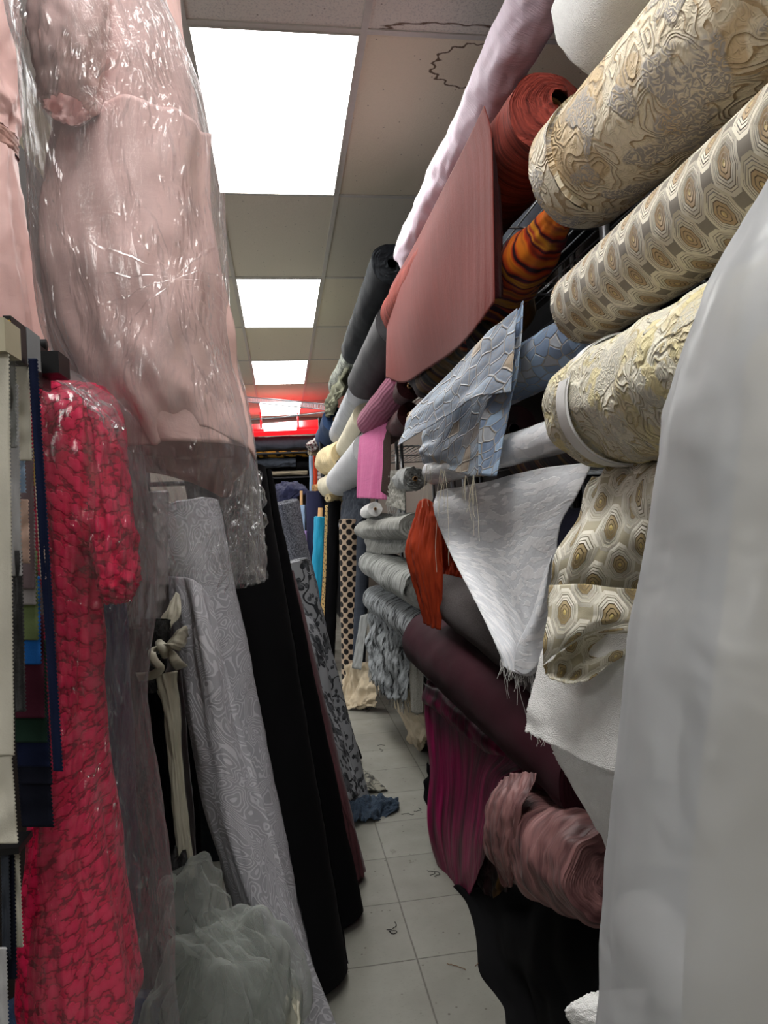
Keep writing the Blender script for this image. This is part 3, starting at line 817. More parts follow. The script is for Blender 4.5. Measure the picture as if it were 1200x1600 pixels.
sheet('terry_offcut', [[(915, 1555, 1.12), (945, 1548, 1.1), (1010, 1545, 1.05)], [(884, 1578, 1.12), (940, 1580, 1.08), (1010, 1590, 1.03)], [(900, 1610, 1.12), (950, 1620, 1.06), (1010, 1640, 1.02)]],
      M['terry'], crease=.004, seed=3, rag=.004, ragsides=.004, solid=.004, label='small white terry scrap lying on the black cloth at floor level', cat='fabric scrap')

# plastic-wrapped bolt standing right beside the viewer
t = thing('wrapped_fabric_bolt', 'tall cream bolt wrapped in milky plastic, standing closest on the right-hand side', 'wrapped bolt', (.46, .5, 0))
t['label'] = 'tall cream bolt wrapped in milky white plastic, closer than everything else'
shell('plastic_wrap', [(1230, 1520, 235, .52, .03), (1175, 1600, 340, .52, .08), (1118, 1600, 455, .52, .10), (1068, 1600, 600, .52, .11), (1050, 1600, 700, .52, .11), (1032, 1600, 850, .52, .11), (1005, 1600, 1000, .52, .115),
                       (980, 1600, 1200, .52, .115), (962, 1600, 1400, .52, .12), (948, 1600, 1600, .52, .12), (930, 1600, 1900, .52, .12), (900, 1600, 2600, .52, .12), (890, 1600, 3440, .52, .12)],
      M['milky_plastic'], t, crease=.006, cs=9, seed=5)
shell('wrapped_fabric', [(1350, 1500, 480, .54, .02), (1200, 1560, 520, .54, .06), (1170, 1560, 700, .54, .075), (1140, 1560, 1000, .54, .08), (1105, 1560, 1300, .54, .085), (1080, 1560, 1600, .54, .085), (1060, 1560, 2100, .54, .085), (1050, 1560, 3320, .54, .085)],
      M['cream'], t, crease=.004, seed=7, closed=True)

# ================= bay 2
lp = fabric_roll('pale pink crinkled roll running along the ceiling side, topmost on the shelf', at(862, -50, 1.66), at(640, 398, 3.12), .074, M['light_pink'], wr=.014, wf=4, seed=2, rags=.01, rings=90)
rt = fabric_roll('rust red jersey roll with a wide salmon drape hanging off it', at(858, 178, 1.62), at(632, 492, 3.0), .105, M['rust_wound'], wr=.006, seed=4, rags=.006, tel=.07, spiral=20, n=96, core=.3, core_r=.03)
ta = lambda s, tt: (.016 + .010 * tt) * max(.18, 1 - s * 2.6)
sheet('drape', [[(757, 165, 1.72), (728, 225, 1.88), (690, 300, 2.12), (648, 382, 2.5), (616, 438, 2.88), (608, 455, 3.02)],
                [(768, 215, 1.68), (735, 285, 1.84), (690, 350, 2.08), (648, 420, 2.42), (616, 470, 2.80), (606, 480, 2.98)],
                [(771, 340, 1.67), (738, 400, 1.83), (695, 445, 2.06), (650, 490, 2.38), (620, 520, 2.75), (604, 530, 2.96)],
                [(773, 472, 1.67), (736, 522, 1.83), (706, 552, 2.06), (668, 577, 2.38), (632, 598, 2.72), (603, 590, 2.96)]],
      M['rust'], rt, nu=190, nv=70, ff=15, fold=.02, fa=ta, seed=3, rag=.006, solid=.0015)
M['rust'].node_tree
sheet('drape_return', [[(769, 215, 1.70), (776, 250, 1.75), (780, 280, 1.82)], [(772, 340, 1.70), (779, 350, 1.76), (782, 355, 1.82)], [(770, 468, 1.70), (778, 466, 1.76), (781, 458, 1.82)]],
      M['maroon_dark'], rt, nu=24, nv=50, ff=2, fold=.008, seed=5, rag=.006)
td = fabric_roll('tie-dyed orange, red and black bolt gathered at its near end', at(880, 335, 1.58), at(735, 520, 2.2), .068, M['tie_dye'], prof=lambda t: .42 + .62 * min(1, t * 3.2) ** .8, wr=.012, seed=8, rags=.012, spiral=5, core=.15, core_r=.008)
wound('shaded_length', at(790, 470, 2.0), at(672, 590, 2.75), .10, M['tie_dye_dark'], td, wr=.02, seed=9)  # darker tie-dye copy paints in the shade under the rust drape
bl = fabric_roll('pale blue cracked-glass brocade roll with frayed flaps hanging over its edge', at(925, 520, 1.48), at(690, 655, 2.45), .066, M['blue_crackle'], wr=.004, seed=11, rags=.006)
rf = sheet('rear_flap', [[(815, 480, 1.66), (765, 530, 1.80), (712, 590, 2.02), (662, 655, 2.3)],
                    [(812, 560, 1.66), (762, 610, 1.80), (706, 660, 2.02), (660, 690, 2.3)],
                    [(795, 640, 1.70), (748, 690, 1.84), (700, 705, 2.05), (657, 708, 2.3)],
                    [(772, 742, 1.74), (738, 744, 1.87), (700, 734, 2.06), (660, 726, 2.3)]],
      M['blue_back'], bl, crease=.012, cs=3, seed=2, rag=.004, ragsides=.002, nu=80)
sheet('near_fold', [[(818, 470, 1.62), (806, 490, 1.66), (795, 505, 1.69)], [(812, 560, 1.61), (800, 570, 1.65), (785, 585, 1.70)], [(795, 640, 1.65), (780, 650, 1.69), (752, 655, 1.75)], [(775, 744, 1.68), (762, 744, 1.72), (748, 742, 1.78)]],
      M['blue_crackle'], bl, nu=30, crease=.003)
sheet('front_flap', [[(808, 482, 1.60), (760, 522, 1.73), (705, 580, 1.95), (640, 645, 2.22)],
                     [(803, 545, 1.59), (756, 570, 1.72), (695, 620, 1.94), (632, 668, 2.20)],
                     [(797, 612, 1.60), (742, 622, 1.74), (700, 650, 1.92), (622, 697, 2.18)]],
      M['blue_back'], bl, crease=.006, cs=3, seed=6, rag=.002, nu=80)
for i_, q_ in enumerate([at(740, 743, 1.86), at(690, 733, 2.1), at(668, 727, 2.2), at(728, 744, 1.9)]):
    threads('fringe', [q_], M['cream'], rf, L=.11, n=9, r=.0006, curl=.35, seed=3 + i_, each=5)
threads('long_fringe', [at(739, 742, 1.84), at(694, 735, 1.9)], M['cream'], rf, L=.26, n=12, r=.0006, curl=.16, seed=6, each=2)
wj = fabric_roll('white leaf jacquard bolt, its wide cloth hanging down to a fringed point', at(960, 655, 1.36), at(678, 738, 2.28), .042, M['white_jacquard'], wr=.003, seed=12)
jd = sheet('drape', [[(683, 768, 2.24), (745, 756, 2.0), (830, 735, 1.66), (927, 722, 1.42)],
                [(677, 792, 2.22), (745, 790, 1.97), (828, 775, 1.66), (905, 772, 1.46)],
                [(697, 850, 2.18), (757, 850, 1.96), (820, 838, 1.72), (876, 825, 1.54)],
                [(735, 925, 1.92), (778, 925, 1.82), (822, 915, 1.70), (862, 905, 1.58)],
                [(771, 1000, 1.74), (800, 1000, 1.70), (830, 990, 1.65), (855, 985, 1.59)],
                [(786, 1040, 1.70), (805, 1052, 1.68), (828, 1055, 1.65), (846, 1022, 1.61)]],
      M['white_jacquard'], wj, nu=110, nv=110, crease=.018, cs=2.1, fold=.012, ff=1.6, fa=lambda s, q: .010 * math.sin(PI * q), seed=7, rag=.002, ragsides=.002)
sheet('turned_edge', [[(862, 868, 1.56), (858, 880, 1.55), (852, 890, 1.57)], [(858, 950, 1.57), (842, 955, 1.56), (832, 960, 1.60)], [(850, 1010, 1.59), (825, 1010, 1.60), (808, 1010, 1.65)], [(843, 1035, 1.60), (822, 1054, 1.61), (803, 1046, 1.66)]],
      M['white_jacquard'], wj, nu=24)
threads('fringe', [at(784 + i * 3.4, 1030 + 24 * min(1, i / 6) - max(0, i - 14) * 5, 1.70 - i * .005) for i in range(19)], M['white_cloth'], jd, L=.036, r=.0005, curl=.6, seed=8, each=3)
threads('long_fringe', [at(786, 1042, 1.69), at(806, 1054, 1.67)], M['white_cloth'], jd, L=.17, n=12, r=.0005, curl=.2, seed=2, each=2)
sheet('orange_cloth', [[(655, 783, 2.5), (668, 780, 2.45), (684, 792, 2.4)],
                       [(640, 830, 2.45), (662, 832, 2.40), (690, 838, 2.36)],
                       [(634, 865, 2.42), (660, 880, 2.36), (692, 890, 2.34)],
                       [(648, 920, 2.42), (668, 930, 2.36), (691, 935, 2.34)],
                       [(660, 972, 2.42), (673, 980, 2.38), (688, 985, 2.36)]],
      M['orange_cloth'], fold=.03, ff=2.2, crease=.01, seed=6, rag=.003, nu=80, label='burnt orange gauze length bunched and hanging beside the white jacquard', cat='hanging cloth', fa=lambda s, t: .035)
sheet('orange_cloth', [[(686, 815, 2.50), (710, 820, 2.45), (745, 830, 2.4)], [(690, 870, 2.5), (715, 880, 2.45), (750, 885, 2.4)], [(694, 922, 2.5), (715, 926, 2.45), (752, 918, 2.4)]],
      M['orange_cloth'], crease=.02, cs=4, seed=2, rag=.008, label='orange cloth piece lying on the grey tweed roll behind the white drape', cat='hanging cloth')
fabric_roll('dark brownish grey tweed roll under the orange cloth', at(885, 1060, 1.66), at(700, 930, 2.5), .082, M['dark_tweed'], wr=.004, seed=13)
fabric_roll('deep burgundy roll sloping below the grey tweed roll', at(945, 1215, 1.5), at(672, 1000, 2.75), .115, M['burgundy'], wr=.006, seed=14)
mg = fabric_roll('magenta velvet bolt with a long glossy drape reaching towards the floor', at(900, 1240, 1.68), at(684, 1082, 2.6), .060, M['magenta'], wr=.012, seed=15)
sheet('drape', [[(667, 1062, 2.68), (690, 1058, 2.62), (720, 1085, 2.40), (765, 1135, 2.12), (830, 1190, 1.86)],
                [(664, 1110, 2.62), (688, 1115, 2.54), (722, 1135, 2.32), (768, 1165, 2.06), (815, 1205, 1.84)],
                [(671, 1200, 2.58), (692, 1210, 2.48), (722, 1215, 2.30), (752, 1215, 2.12), (782, 1220, 1.92)],
                [(669, 1290, 2.54), (690, 1300, 2.46), (715, 1300, 2.32), (742, 1290, 2.16), (768, 1270, 1.98)],
                [(688, 1362, 2.50), (700, 1370, 2.42), (718, 1370, 2.32), (736, 1350, 2.2), (760, 1318, 2.04)],
                [(700, 1398, 2.46), (708, 1402, 2.40), (722, 1403, 2.32), (737, 1392, 2.22), (752, 1352, 2.1)]],
      M['magenta'], mg, nu=120, nv=90, ff=6, fa=lambda s, t: .010 + .012 * t, fold=.01, crease=.012, cs=3, seed=5, rag=.004)
sheet('velvet_offcut', [[(742, 1290, 2.2), (762, 1285, 2.14), (800, 1290, 2.05)], [(742, 1340, 2.2), (768, 1350, 2.14), (798, 1340, 2.05)], [(745, 1382, 2.2), (772, 1405, 2.14), (796, 1400, 2.08)]],
      M['tie_dye_dark'], crease=.012, seed=5, rag=.003, label='dark red and orange velvet corner showing between magenta and dusty pink', cat='hanging cloth')
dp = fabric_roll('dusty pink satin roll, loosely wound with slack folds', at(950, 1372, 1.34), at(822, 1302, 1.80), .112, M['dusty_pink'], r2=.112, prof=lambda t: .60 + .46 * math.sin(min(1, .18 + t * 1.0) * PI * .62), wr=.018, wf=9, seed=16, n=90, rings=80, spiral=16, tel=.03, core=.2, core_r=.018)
sheet('loose_end', [[(780, 1222, 1.78), (806, 1208, 1.68), (838, 1208, 1.6)], [(760, 1256, 1.74), (790, 1250, 1.63), (822, 1250, 1.56)], [(757, 1310, 1.72), (785, 1305, 1.62), (808, 1300, 1.57)],
                    [(772, 1350, 1.72), (788, 1350, 1.64), (804, 1345, 1.60)], [(792, 1384, 1.70), (797, 1386, 1.66), (801, 1385, 1.64)]],
      M['dusty_pink'], dp, fa=lambda s, t: .012, fold=.01, ff=2.5, crease=.01, seed=3)
# black cloth on the floor and lowest shelf
sheet('black_cloth', [[(708, 1385, 2.35), (760, 1385, 2.2), (860, 1378, 1.95), (990, 1400, 1.5)],
                      [(722, 1420, 2.22), (785, 1425, 2.0), (870, 1430, 1.75), (985, 1450, 1.35)],
                      [(745, 1500, 1.98), (800, 1500, 1.8), (870, 1505, 1.6), (980, 1520, 1.25)],
                      [(770, 1565, 1.82), (815, 1570, 1.68), (880, 1575, 1.5), (980, 1600, 1.15)],
                      [(757, 1620, 1.70), (820, 1640, 1.55), (890, 1660, 1.4), (980, 1680, 1.1)],
                      [(760, 1700, 1.55), (830, 1700, 1.45), (890, 1720, 1.3), (980, 1740, 1.05)]],
      M['black'], crease=.05, cs=2.6, seed=12, label='black cloth heaped on the floor under the dusty pink roll', cat='fabric heap', nu=80, nv=80)
sheet('black_cloth', [[(668, 1190, 2.95), (700, 1220, 2.7), (760, 1300, 2.3)], [(664, 1240, 2.9), (700, 1300, 2.6), (760, 1350, 2.25)], [(676, 1300, 2.72), (705, 1370, 2.45), (760, 1400, 2.2)], [(705, 1392, 2.38), (720, 1402, 2.33), (770, 1440, 2.15)]],
      M['black_matte'], crease=.03, seed=2, label='narrow black cloth edge on the floor behind the magenta drape', cat='fabric heap')

# ================= bay 3
fabric_roll('blue-black denim roll above the charcoal roll, next past the pale pink one', at(612, 412, 3.22), at(556, 548, 4.7), .098, M['blackish'], core=False, wr=.006, seed=17, rags=.01)
fabric_roll('smooth charcoal roll below the blue-black one', at(622, 505, 3.2), at(570, 598, 4.25), .105, M['charcoal'], wr=.004, seed=18)
mv = fabric_roll('mauve ribbed roll with a bright pink length hanging from it', at(640, 590, 3.3), at(580, 660, 4.2), .088, M['mauve'], wr=.003, seed=19)
sheet('drape', [[(562, 682, 4.2), (585, 668, 4.0), (609, 643, 3.8)], [(560, 710, 4.15), (583, 705, 3.95), (608, 700, 3.78)], [(557, 778, 4.1), (580, 779, 3.95), (607, 781, 3.78)]],
      M['pink_rib'], mv, fold=.006, ff=1.5, seed=4, rag=.004)
sheet('drape_back', [[(599, 690, 3.80), (611, 650, 3.74)], [(598, 730, 3.80), (610, 730, 3.74)], [(595, 768, 3.80), (607, 776, 3.74)]], M['cord_brown'], mv, nu=12, nv=20)
fabric_roll('dark wine-brown roll, upper of two stubby ends under the salmon drape', at(640, 603, 3.15), at(608, 640, 4.3), .060, M['maroon_dark'], wr=.004, seed=20, spiral=14)
fabric_roll('dark wine-brown roll, lower of two stubby ends above the frayed blue flap', at(640, 648, 3.2), at(608, 680, 4.3), .058, M['maroon_dark'], wr=.004, seed=21, spiral=14)
fabric_roll('stubby white roll end with grey frayed cloth, beside the pink length', at(648, 748, 3.3), at(612, 752, 4.2), .056, M['grey_stone'], wr=.012, seed=22, rags=.02)
fr = sheet('frayed_cloth', [[(608, 735, 3.75), (620, 735, 3.65), (636, 728, 3.5)], [(606, 765, 3.75), (620, 768, 3.65), (634, 770, 3.5)], [(604, 790, 3.75), (618, 794, 3.65), (632, 798, 3.5)]], M['linen_grey'],
      label='small grey frayed cloth hanging under the white roll end', cat='hanging cloth', rag=.006, crease=.01)
threads('fringe', [at(606 + i * 2.4, 790 + i * .7, 3.72 - i * .018) for i in range(12)], M['grey_stone'], fr, L=.05, r=.001, curl=.3, seed=4, each=3)
fabric_roll('small white spool-like roll end under the pink length', at(586, 795, 3.9), at(572, 800, 4.6), .04, M['white_cloth'], wr=.003, seed=23)
t = thing('folded_linen', 'grey ribbed linen folded flat on top of the frilled grey roll', 'folded fabric', at(610, 860, 3.8))
wound('folded_bolt', at(655, 822, 3.35), at(578, 828, 4.6), .105, M['linen_rib'], t, squash=.62, seed=24)
sheet('front_fold', [[(578, 800, 4.5), (610, 802, 4.05), (650, 800, 3.5)], [(571, 822, 4.48), (606, 828, 4.02), (640, 835, 3.55)], [(571, 862, 4.48), (600, 866, 4.1), (634, 863, 3.6)]], M['linen_rib'], t, crease=.02, seed=5, rag=.008)
fabric_roll('grey and white frilled roll, its strips wound in ridges', at(668, 922, 3.2), at(588, 880, 4.5), .115, M['fringe_roll'], wr=.012, seed=25, squash=.8)
t = thing('fringed_bolt', 'grey feather-fringed cloth hanging below the frilled grey roll', 'fabric bolt', at(620, 1000, 3.7))
wound('wound_fabric', at(672, 985, 3.2), at(594, 935, 4.5), .115, M['fringe_feather'], t, seed=26, squash=.8)
fd_ = sheet('feather_drape', [[(592, 915, 4.45), (620, 930, 4.0), (655, 955, 3.5)], [(580, 950, 4.4), (606, 965, 3.95), (642, 975, 3.5)], [(575, 1000, 4.38), (600, 1020, 3.9), (640, 1030, 3.5)], [(576, 1045, 4.35), (600, 1085, 3.9), (636, 1095, 3.52)]],
      M['fringe_feather'], t, fold=.02, ff=5, crease=.03, cs=8, seed=4, rag=.03, nu=90, fa=lambda s, tt: .012)
threads('fringe', [at(577 + i * 3.1, 1046 + i * 2.6 - max(0, i - 14) * 2.5, 4.33 - i * .043) for i in range(19)], M['grey_stone'], fd_, L=.09, r=.003, curl=.25, seed=4, each=3)
sheet('linen_strip', [[(640, 948, 3.45), (650, 942, 3.38), (662, 940, 3.3)], [(641, 1030, 3.45), (652, 1030, 3.38), (661, 1030, 3.3)], [(640, 1112, 3.45), (652, 1116, 3.38), (662, 1113, 3.3)]], M['linen_grey'],
      fold=.01, ff=1.5, rag=.008, label='plain grey-brown linen strip hanging at the side of the feather-fringed cloth', cat='hanging cloth')
sheet('canvas_length', [[(586, 1035, 4.5), (620, 1060, 4.0), (668, 1100, 3.3)], [(600, 1075, 4.4), (632, 1105, 3.9), (670, 1125, 3.3)], [(632, 1130, 4.0), (648, 1150, 3.7), (670, 1148, 3.35)], [(640, 1158, 3.9), (656, 1174, 3.75), (668, 1155, 3.4)]],
      M['tan_canvas'], crease=.02, seed=3, label='beige canvas hanging to a point just above the floor beneath the feather-fringed cloth', cat='hanging cloth')
fabric_roll('dark roll on the lowest shelf behind the beige canvas', at(760, 1200, 3.1), at(640, 1075, 4.7), .13, M['black_matte'], seed=27)

# ================= bay 4
fabric_roll('mottled green-grey print roll past the blue-black one', at(560, 545, 4.72), at(528, 605, 6.2), .088, M['mottle'], seed=28)
sheet('olive_cloth', [[(548, 540, 4.9), (536, 562, 5.4), (522, 590, 6.1)], [(543, 590, 4.95), (530, 605, 5.4), (514, 610, 6.1)], [(532, 620, 5.1), (522, 630, 5.5), (511, 635, 6.1)], [(520, 640, 5.4), (515, 650, 5.7), (510, 652, 6.1)]],
      M['olive'], crease=.05, cs=5, fold=.02, ff=3, label='olive cloth draped down in folds over the mottled print roll', cat='hanging cloth', fa=lambda s, t: .015)
fabric_roll('pale grey roll below the charcoal roll', at(566, 615, 4.45), at(532, 678, 5.9), .095, M['mid_grey'], wr=.005, seed=29)
fabric_roll('beige roll above the light grey roll with a black band', at(572, 650, 4.4), at(541, 700, 5.6), .085, M['cream'], wr=.004, seed=30)
lg = fabric_roll('light grey roll with black edging next to the pink length', at(580, 702, 4.3), at(533, 752, 5.4), .115, M['light_grey'], wr=.003, seed=31)
sheet('black_edging', [[(566, 672, 4.35), (545, 700, 4.8), (525, 722, 5.3)], [(562, 682, 4.33), (543, 706, 4.78), (525, 728, 5.3)]], M['black'], lg, nu=30, nv=8)
fabric_roll('pleated cream cloth roll bulging over the aisle', at(542, 712, 5.6), at(514, 720, 6.5), .13, M['cream_pleat'], wr=.014, seed=32)
fabric_roll('creamy white roll below the pleated one', at(538, 752, 5.5), at(510, 762, 6.6), .10, M['cream'], wr=.006, seed=33)
sheet('slate_cloth', [[(537, 764, 5.2), (555, 760, 5.0), (580, 752, 4.8)], [(534, 790, 5.2), (552, 792, 5.0), (578, 790, 4.8)], [(530, 824, 5.2), (548, 826, 5.0), (572, 805, 4.8)]], M['slate'], crease=.015, seed=3,
      label='slate grey cloth square hanging above the spotted upright roll', cat='hanging cloth')
# bay 5
dn = fabric_roll('blue denim roll end hanging at the far end of the top shelf', at(524, 655, 6.1), at(508, 690, 7.3), .11, M['denim'], wr=.01, seed=34)
fabric_roll('off-white roll beyond the olive cloth', at(519, 655, 6.3), at(509, 668, 7.4), .075, M['white_cloth'], seed=35)

# shelves behind it all
shelving(.1, 1.52, (.30, .75, 1.2, 1.65, 2.2), 'nearest steel shelving unit holding the cream brocade rolls', xf=.86)
shelving(1.62, 3.12, (.30, .62, .98, 1.4, 1.85, 2.3), 'steel shelving unit holding the rust and blue rolls', xf=.82)
shelving(3.22, 4.82, (.25, .7, 1.15, 1.55, 2.0, 2.4), 'steel shelving unit holding the charcoal and mauve rolls', xf=.80)
shelving(4.92, 6.4, (.25, .8, 1.3, 1.8, 2.3), 'farthest steel shelving unit holding the pale grey rolls', xf=.86)

# dark bolts added deep on the shelves to stand in for shade in gaps
bk = [('black_matte', .98, .35, .15), ('shelf_brown', 1.05, .8, .12), ('brown_wine', 1.02, 1.02, .12), ('navy', 1.0, 1.45, .14), ('tie_dye_dark', 1.0, 1.72, .12), ('black_matte', 1.05, 2.05, .13), ('slate', 1.0, 2.45, .14)]
for y0, y1, bay, lv in ((.15, 1.5, 'cream brocade', (.30, .75, 1.2, 1.65, 2.2)), (1.65, 3.1, 'rust and blue', (.30, .62, .98, 1.4, 1.85, 2.3)), (3.25, 4.8, 'charcoal and mauve', (.25, .7, 1.15, 1.55, 2.0, 2.4))):
    for i, (mm, xx, zz, r) in enumerate(bk[:len(lv) + 1]):
        zz = (0, ) + lv; zz = zz[i] + r * 1.1 + .006; xx = 1.16
        fabric_roll('added dark roll filling the shaded gaps at the back of the shelves behind the %s rolls' % bay, (xx + .03 * N(i, y0), y0 + .05, zz), (xx + .05 * N(i + 3, y0), y1 - .05, zz), r, M[mm], core=False, wr=.004, group='added dark rolls behind the %s rolls' % bay, seed=i, n=28, rings=14, spiral=5)
# ================= standing rolls at the end of the aisle
def upright(label, x0, x1, ytop, ybot, Y, mat, core=True, cw=.45, ch=.05, lean=0.0, group=None, wr=.006, seed=0, xb=None, yb=None, zfloor=True):
    """px edges at the top; stands on the floor"""
    T0 = at((x0 + x1) / 2, ytop, Y); r = (at(x1, ytop, Y) - at(x0, ytop, Y)).length / 2
    xb = (x0 + x1) / 2 + lean if xb is None else xb
    d = ray(xb, ybot if ybot else ytop + 200); Bt = CAM + d * ((Y + .06) / d.y); Bt.z = 0
    t = thing('upright_fabric_roll', label, 'fabric roll', Bt, group)
    wound('wound_fabric', Bt, T0, r, mat, t, wr=wr, seed=seed, n=40, rings=50, spiral=6)
    if core:
        dd = (T0 - Bt).normalized(); core_tube(Bt + dd * .05, T0 + dd * ch, r * cw, t, M['card'])
    return t
upright('bright turquoise roll standing upright on its cardboard tube', 491, 509, 808, 965, 6.0, M['turquoise'], xb=485, seed=41, ch=.06, cw=.4, wr=.010)
upright('black roll with a leopard-print edge standing beside the turquoise one', 513, 533, 783, 1046, 5.9, M['black'], xb=512, seed=42, core=False)
sheet('leopard_edge', [[(508, 790, 5.95), (514, 788, 5.9)], [(505, 880, 5.95), (510, 880, 5.9)], [(500, 980, 5.95), (506, 985, 5.9)]], M['leopard'], nu=8, nv=30, label='thin leopard-print selvedge strip between the turquoise and black upright rolls', cat='fabric strip')
fabric_roll('folded cream bundle on top of the black upright roll', at(512, 778, 5.85), at(536, 778, 5.95), .035, M['cream_pleat'], seed=43, core=False)
upright('tan upright roll printed with rows of dark round spots', 530, 562, 812, 1035, 5.0, M['spots'], xb=548, seed=44, core=False, wr=.003)
upright('slate blue upright roll beside the spotted one', 560, 580, 790, 1040, 4.9, M['slate'], xb=556, seed=45, core=False)
upright('narrow black upright roll right of the spotted one', 546, 566, 800, 1040, 5.15, M['black_matte'], xb=560, seed=46, core=False)
sheet('pale_cloth', [[(563, 962, 4.75), (577, 958, 4.7)], [(556, 1005, 4.75), (570, 1005, 4.7)], [(550, 1044, 4.75), (564, 1047, 4.7)]], M['grey_stone'], nu=14, nv=24, crease=.01, label='pale blue-grey cloth corner at the foot of the spotted upright roll', cat='hanging cloth')
sheet('cream_cloth', [[(538, 1040, 4.9), (560, 1035, 4.8), (596, 1035, 4.6)], [(536, 1070, 4.85), (556, 1075, 4.75), (594, 1070, 4.55)], [(530, 1098, 4.80), (548, 1104, 4.70), (588, 1095, 4.55)], [(522, 1101, 4.78), (546, 1107, 4.66), (590, 1098, 4.52)]],
      M['tan_canvas'], fold=.03, ff=5.5, fa=lambda s, t: .045, crease=.04, cs=5, seed=4, label='cream cloth bunched on the floor under the spotted upright roll', cat='fabric heap', nu=80)
upright('navy upright roll with a brown paper top behind the turquoise one', 478, 508, 768, 960, 6.5, M['navy'], seed=47, core=False)
fabric_roll('brown paper parcel end on top of the navy upright roll', at(490, 764, 6.45), at(507, 764, 6.5), .04, M['card'], seed=48, core=False)
upright('slim red-orange upright roll in the far corner', 489, 495, 712, 900, 7.4, M['orange_red'], seed=49, core=False)
upright('slim plaid upright roll beside the red-orange one', 496, 504, 716, 900, 7.3, M['plaid'], seed=50, core=False)
upright('slim white upright roll left of the red-orange one', 483, 489, 708, 900, 7.5, M['light_blue'], seed=51, core=False)
fabric_roll('short tan roll lying across the tops of the slim upright rolls', at(484, 706, 7.2), at(504, 706, 7.3), .035, M['tan_canvas'], seed=52, core=False)
fabric_roll('small red and blue patterned cloth bundle on the far rolls', at(484, 700, 7.15), at(497, 690, 7.2), .05, M['plaid'], seed=53, core=False, wr=.02)
upright('pale blue upright roll with tube showing, under the navy cover', 465, 477, 790, 980, 6.6, M['light_blue'], xb=472, seed=54, ch=.12, cw=.35, wr=.012)
upright('pale yellow upright roll at the foot of the pale blue one', 468, 478, 850, 1000, 6.4, M['pale_yellow'], xb=476, seed=55, core=False)
upright('lilac narrow upright roll between blue and navy', 474, 479, 830, 1000, 6.45, M['lilac'], xb=478, seed=56, core=False)
upright('striped cream upright roll left of the pale blue one', 459, 466, 825, 1000, 6.7, M['cream_pleat'], xb=466, seed=57, core=False)
upright('dark upright roll standing just in front of the navy one', 500, 516, 830, 1046, 6.2, M['black_matte'], xb=504, seed=58, core=False)
# the black post
_p = at(500, 653, 6.9); MB().tube([_p, (_p.x, _p.y, 0)], .022, 12).build('steel_post', M['dark_steel'], smooth=True, loc=(_p.x, _p.y, 0))
tag(bpy.data.objects['steel_post'], 'dark steel post rising above the slim far rolls', 'post')

# ================= far end rack
YB = 9.2
t = thing('back_rack', 'dark rack closing the aisle at its far end, fabric bolts on its shelves', 'shelving', at(440, 760, YB))
a, b = at(380, 700, YB), at(520, 700, YB)
x0, x1 = a.x, b.x
ztop, zs = at(440, 672, YB).z, [at(440, y, YB).z for y in (706, 745, 790, 850)]
mbk = MB()
for z in zs: mbk.box((x0, YB + .02, z - .02), (x1, YB + .7, z))
mbk.build('shelf', M['dark_steel'], t)
MB().box((x0, YB + .7, 0), (x1, YB + .72, ztop)).build('back_panel', M['shelf_brown'], t)
for xx in (x0, x1): MB().box((xx - .02, YB, 0), (xx + .02, YB + .7, ztop)).build('side_panel', M['dark_steel'], t)
def across(label, pl, pr, py, r, mat, sq=1.0, Y=YB, **k):
    A, B = at(pl, py, Y + .2), at(pr, py - (pr - pl) * .03, Y + .2)
    return fabric_roll(label, A, B, r, M[mat], core=False, squash=sq, **k)
across('dark grey wide roll on the top shelf of the far rack', 398, 492, 694, .10, 'slate', .95, seed=60)
across('mustard and black patterned bolt on the far rack', 400, 487, 711, .045, 'mustard', .9, seed=61, wr=.01)
across('grey folded bolt on the far rack under the mustard one', 400, 462, 724, .075, 'slate', .8, seed=62, wr=.02)
across('dark bolt lying beside the grey folded one on the far rack', 464, 492, 728, .07, 'black', .8, seed=63)
across('greyish beige flat bolt on the far rack, lowest of those showing', 402, 480, 741, .05, 'beige', .6, seed=64)
across('black flat bolt above the navy cover on the far rack', 402, 490, 752, .06, 'black', .6, seed=65)
across('brown flat bolt partly behind the navy cover', 402, 460, 762, .05, 'shelf_brown', .6, seed=66)
sheet('navy_cover', [[(424, 762, 7.6), (438, 755, 7.4), (458, 752, 7.3), (478, 760, 7.2)], [(420, 772, 7.5), (440, 766, 7.2), (462, 762, 7.1), (487, 774, 7.0)], [(424, 786, 7.4), (440, 785, 7.2), (455, 780, 7.1), (466, 772, 7.1)], [(430, 792, 7.4), (444, 797, 7.2), (452, 796, 7.15), (460, 780, 7.15)]],
      M['navy'], fold=.02, ff=2, crease=.03, seed=3, label='navy cloth thrown over the rolls in front of the far rack', cat='cloth cover')
# red awning lamp
t = thing('red_lit_canopy', 'red scalloped canopy glowing under a tube lamp above the far rack', 'canopy', at(447, 678, YB))
rows = [[at(385, 664, YB + .5), at(447, 659, YB + .5), at(508, 655, YB + .5)], [at(385, 672, YB), at(447, 669, YB), at(505, 666, YB)], [at(385, 683, YB), at(447, 680, YB), at(505, 677, YB)]]
sheet('scalloped_cloth', rows, M['red_glow'], t, nu=90, nv=16, disp=None, foldy=0, fold=.02, ff=10, fa=lambda s, tt: .02 * tt)
MB().tube([at(412, 669, YB - .12), at(463, 667, YB - .12)], .042, 14).build('tube_lamp', M['tube_light'], t, smooth=True)
for px in (408, 466):
    MB().tube([at(px, 668, YB - .1), at(px - 1, 645, YB + .1)], .012, 8).build('hanger', M['red_glow'], t, smooth=True)
ld = bpy.data.lights.new('red_glow_light', 'AREA'); ld.color = (1, .03, .05); ld.energy = 5; ld.shape = 'RECTANGLE'; ld.size = 1.1; ld.size_y = .2
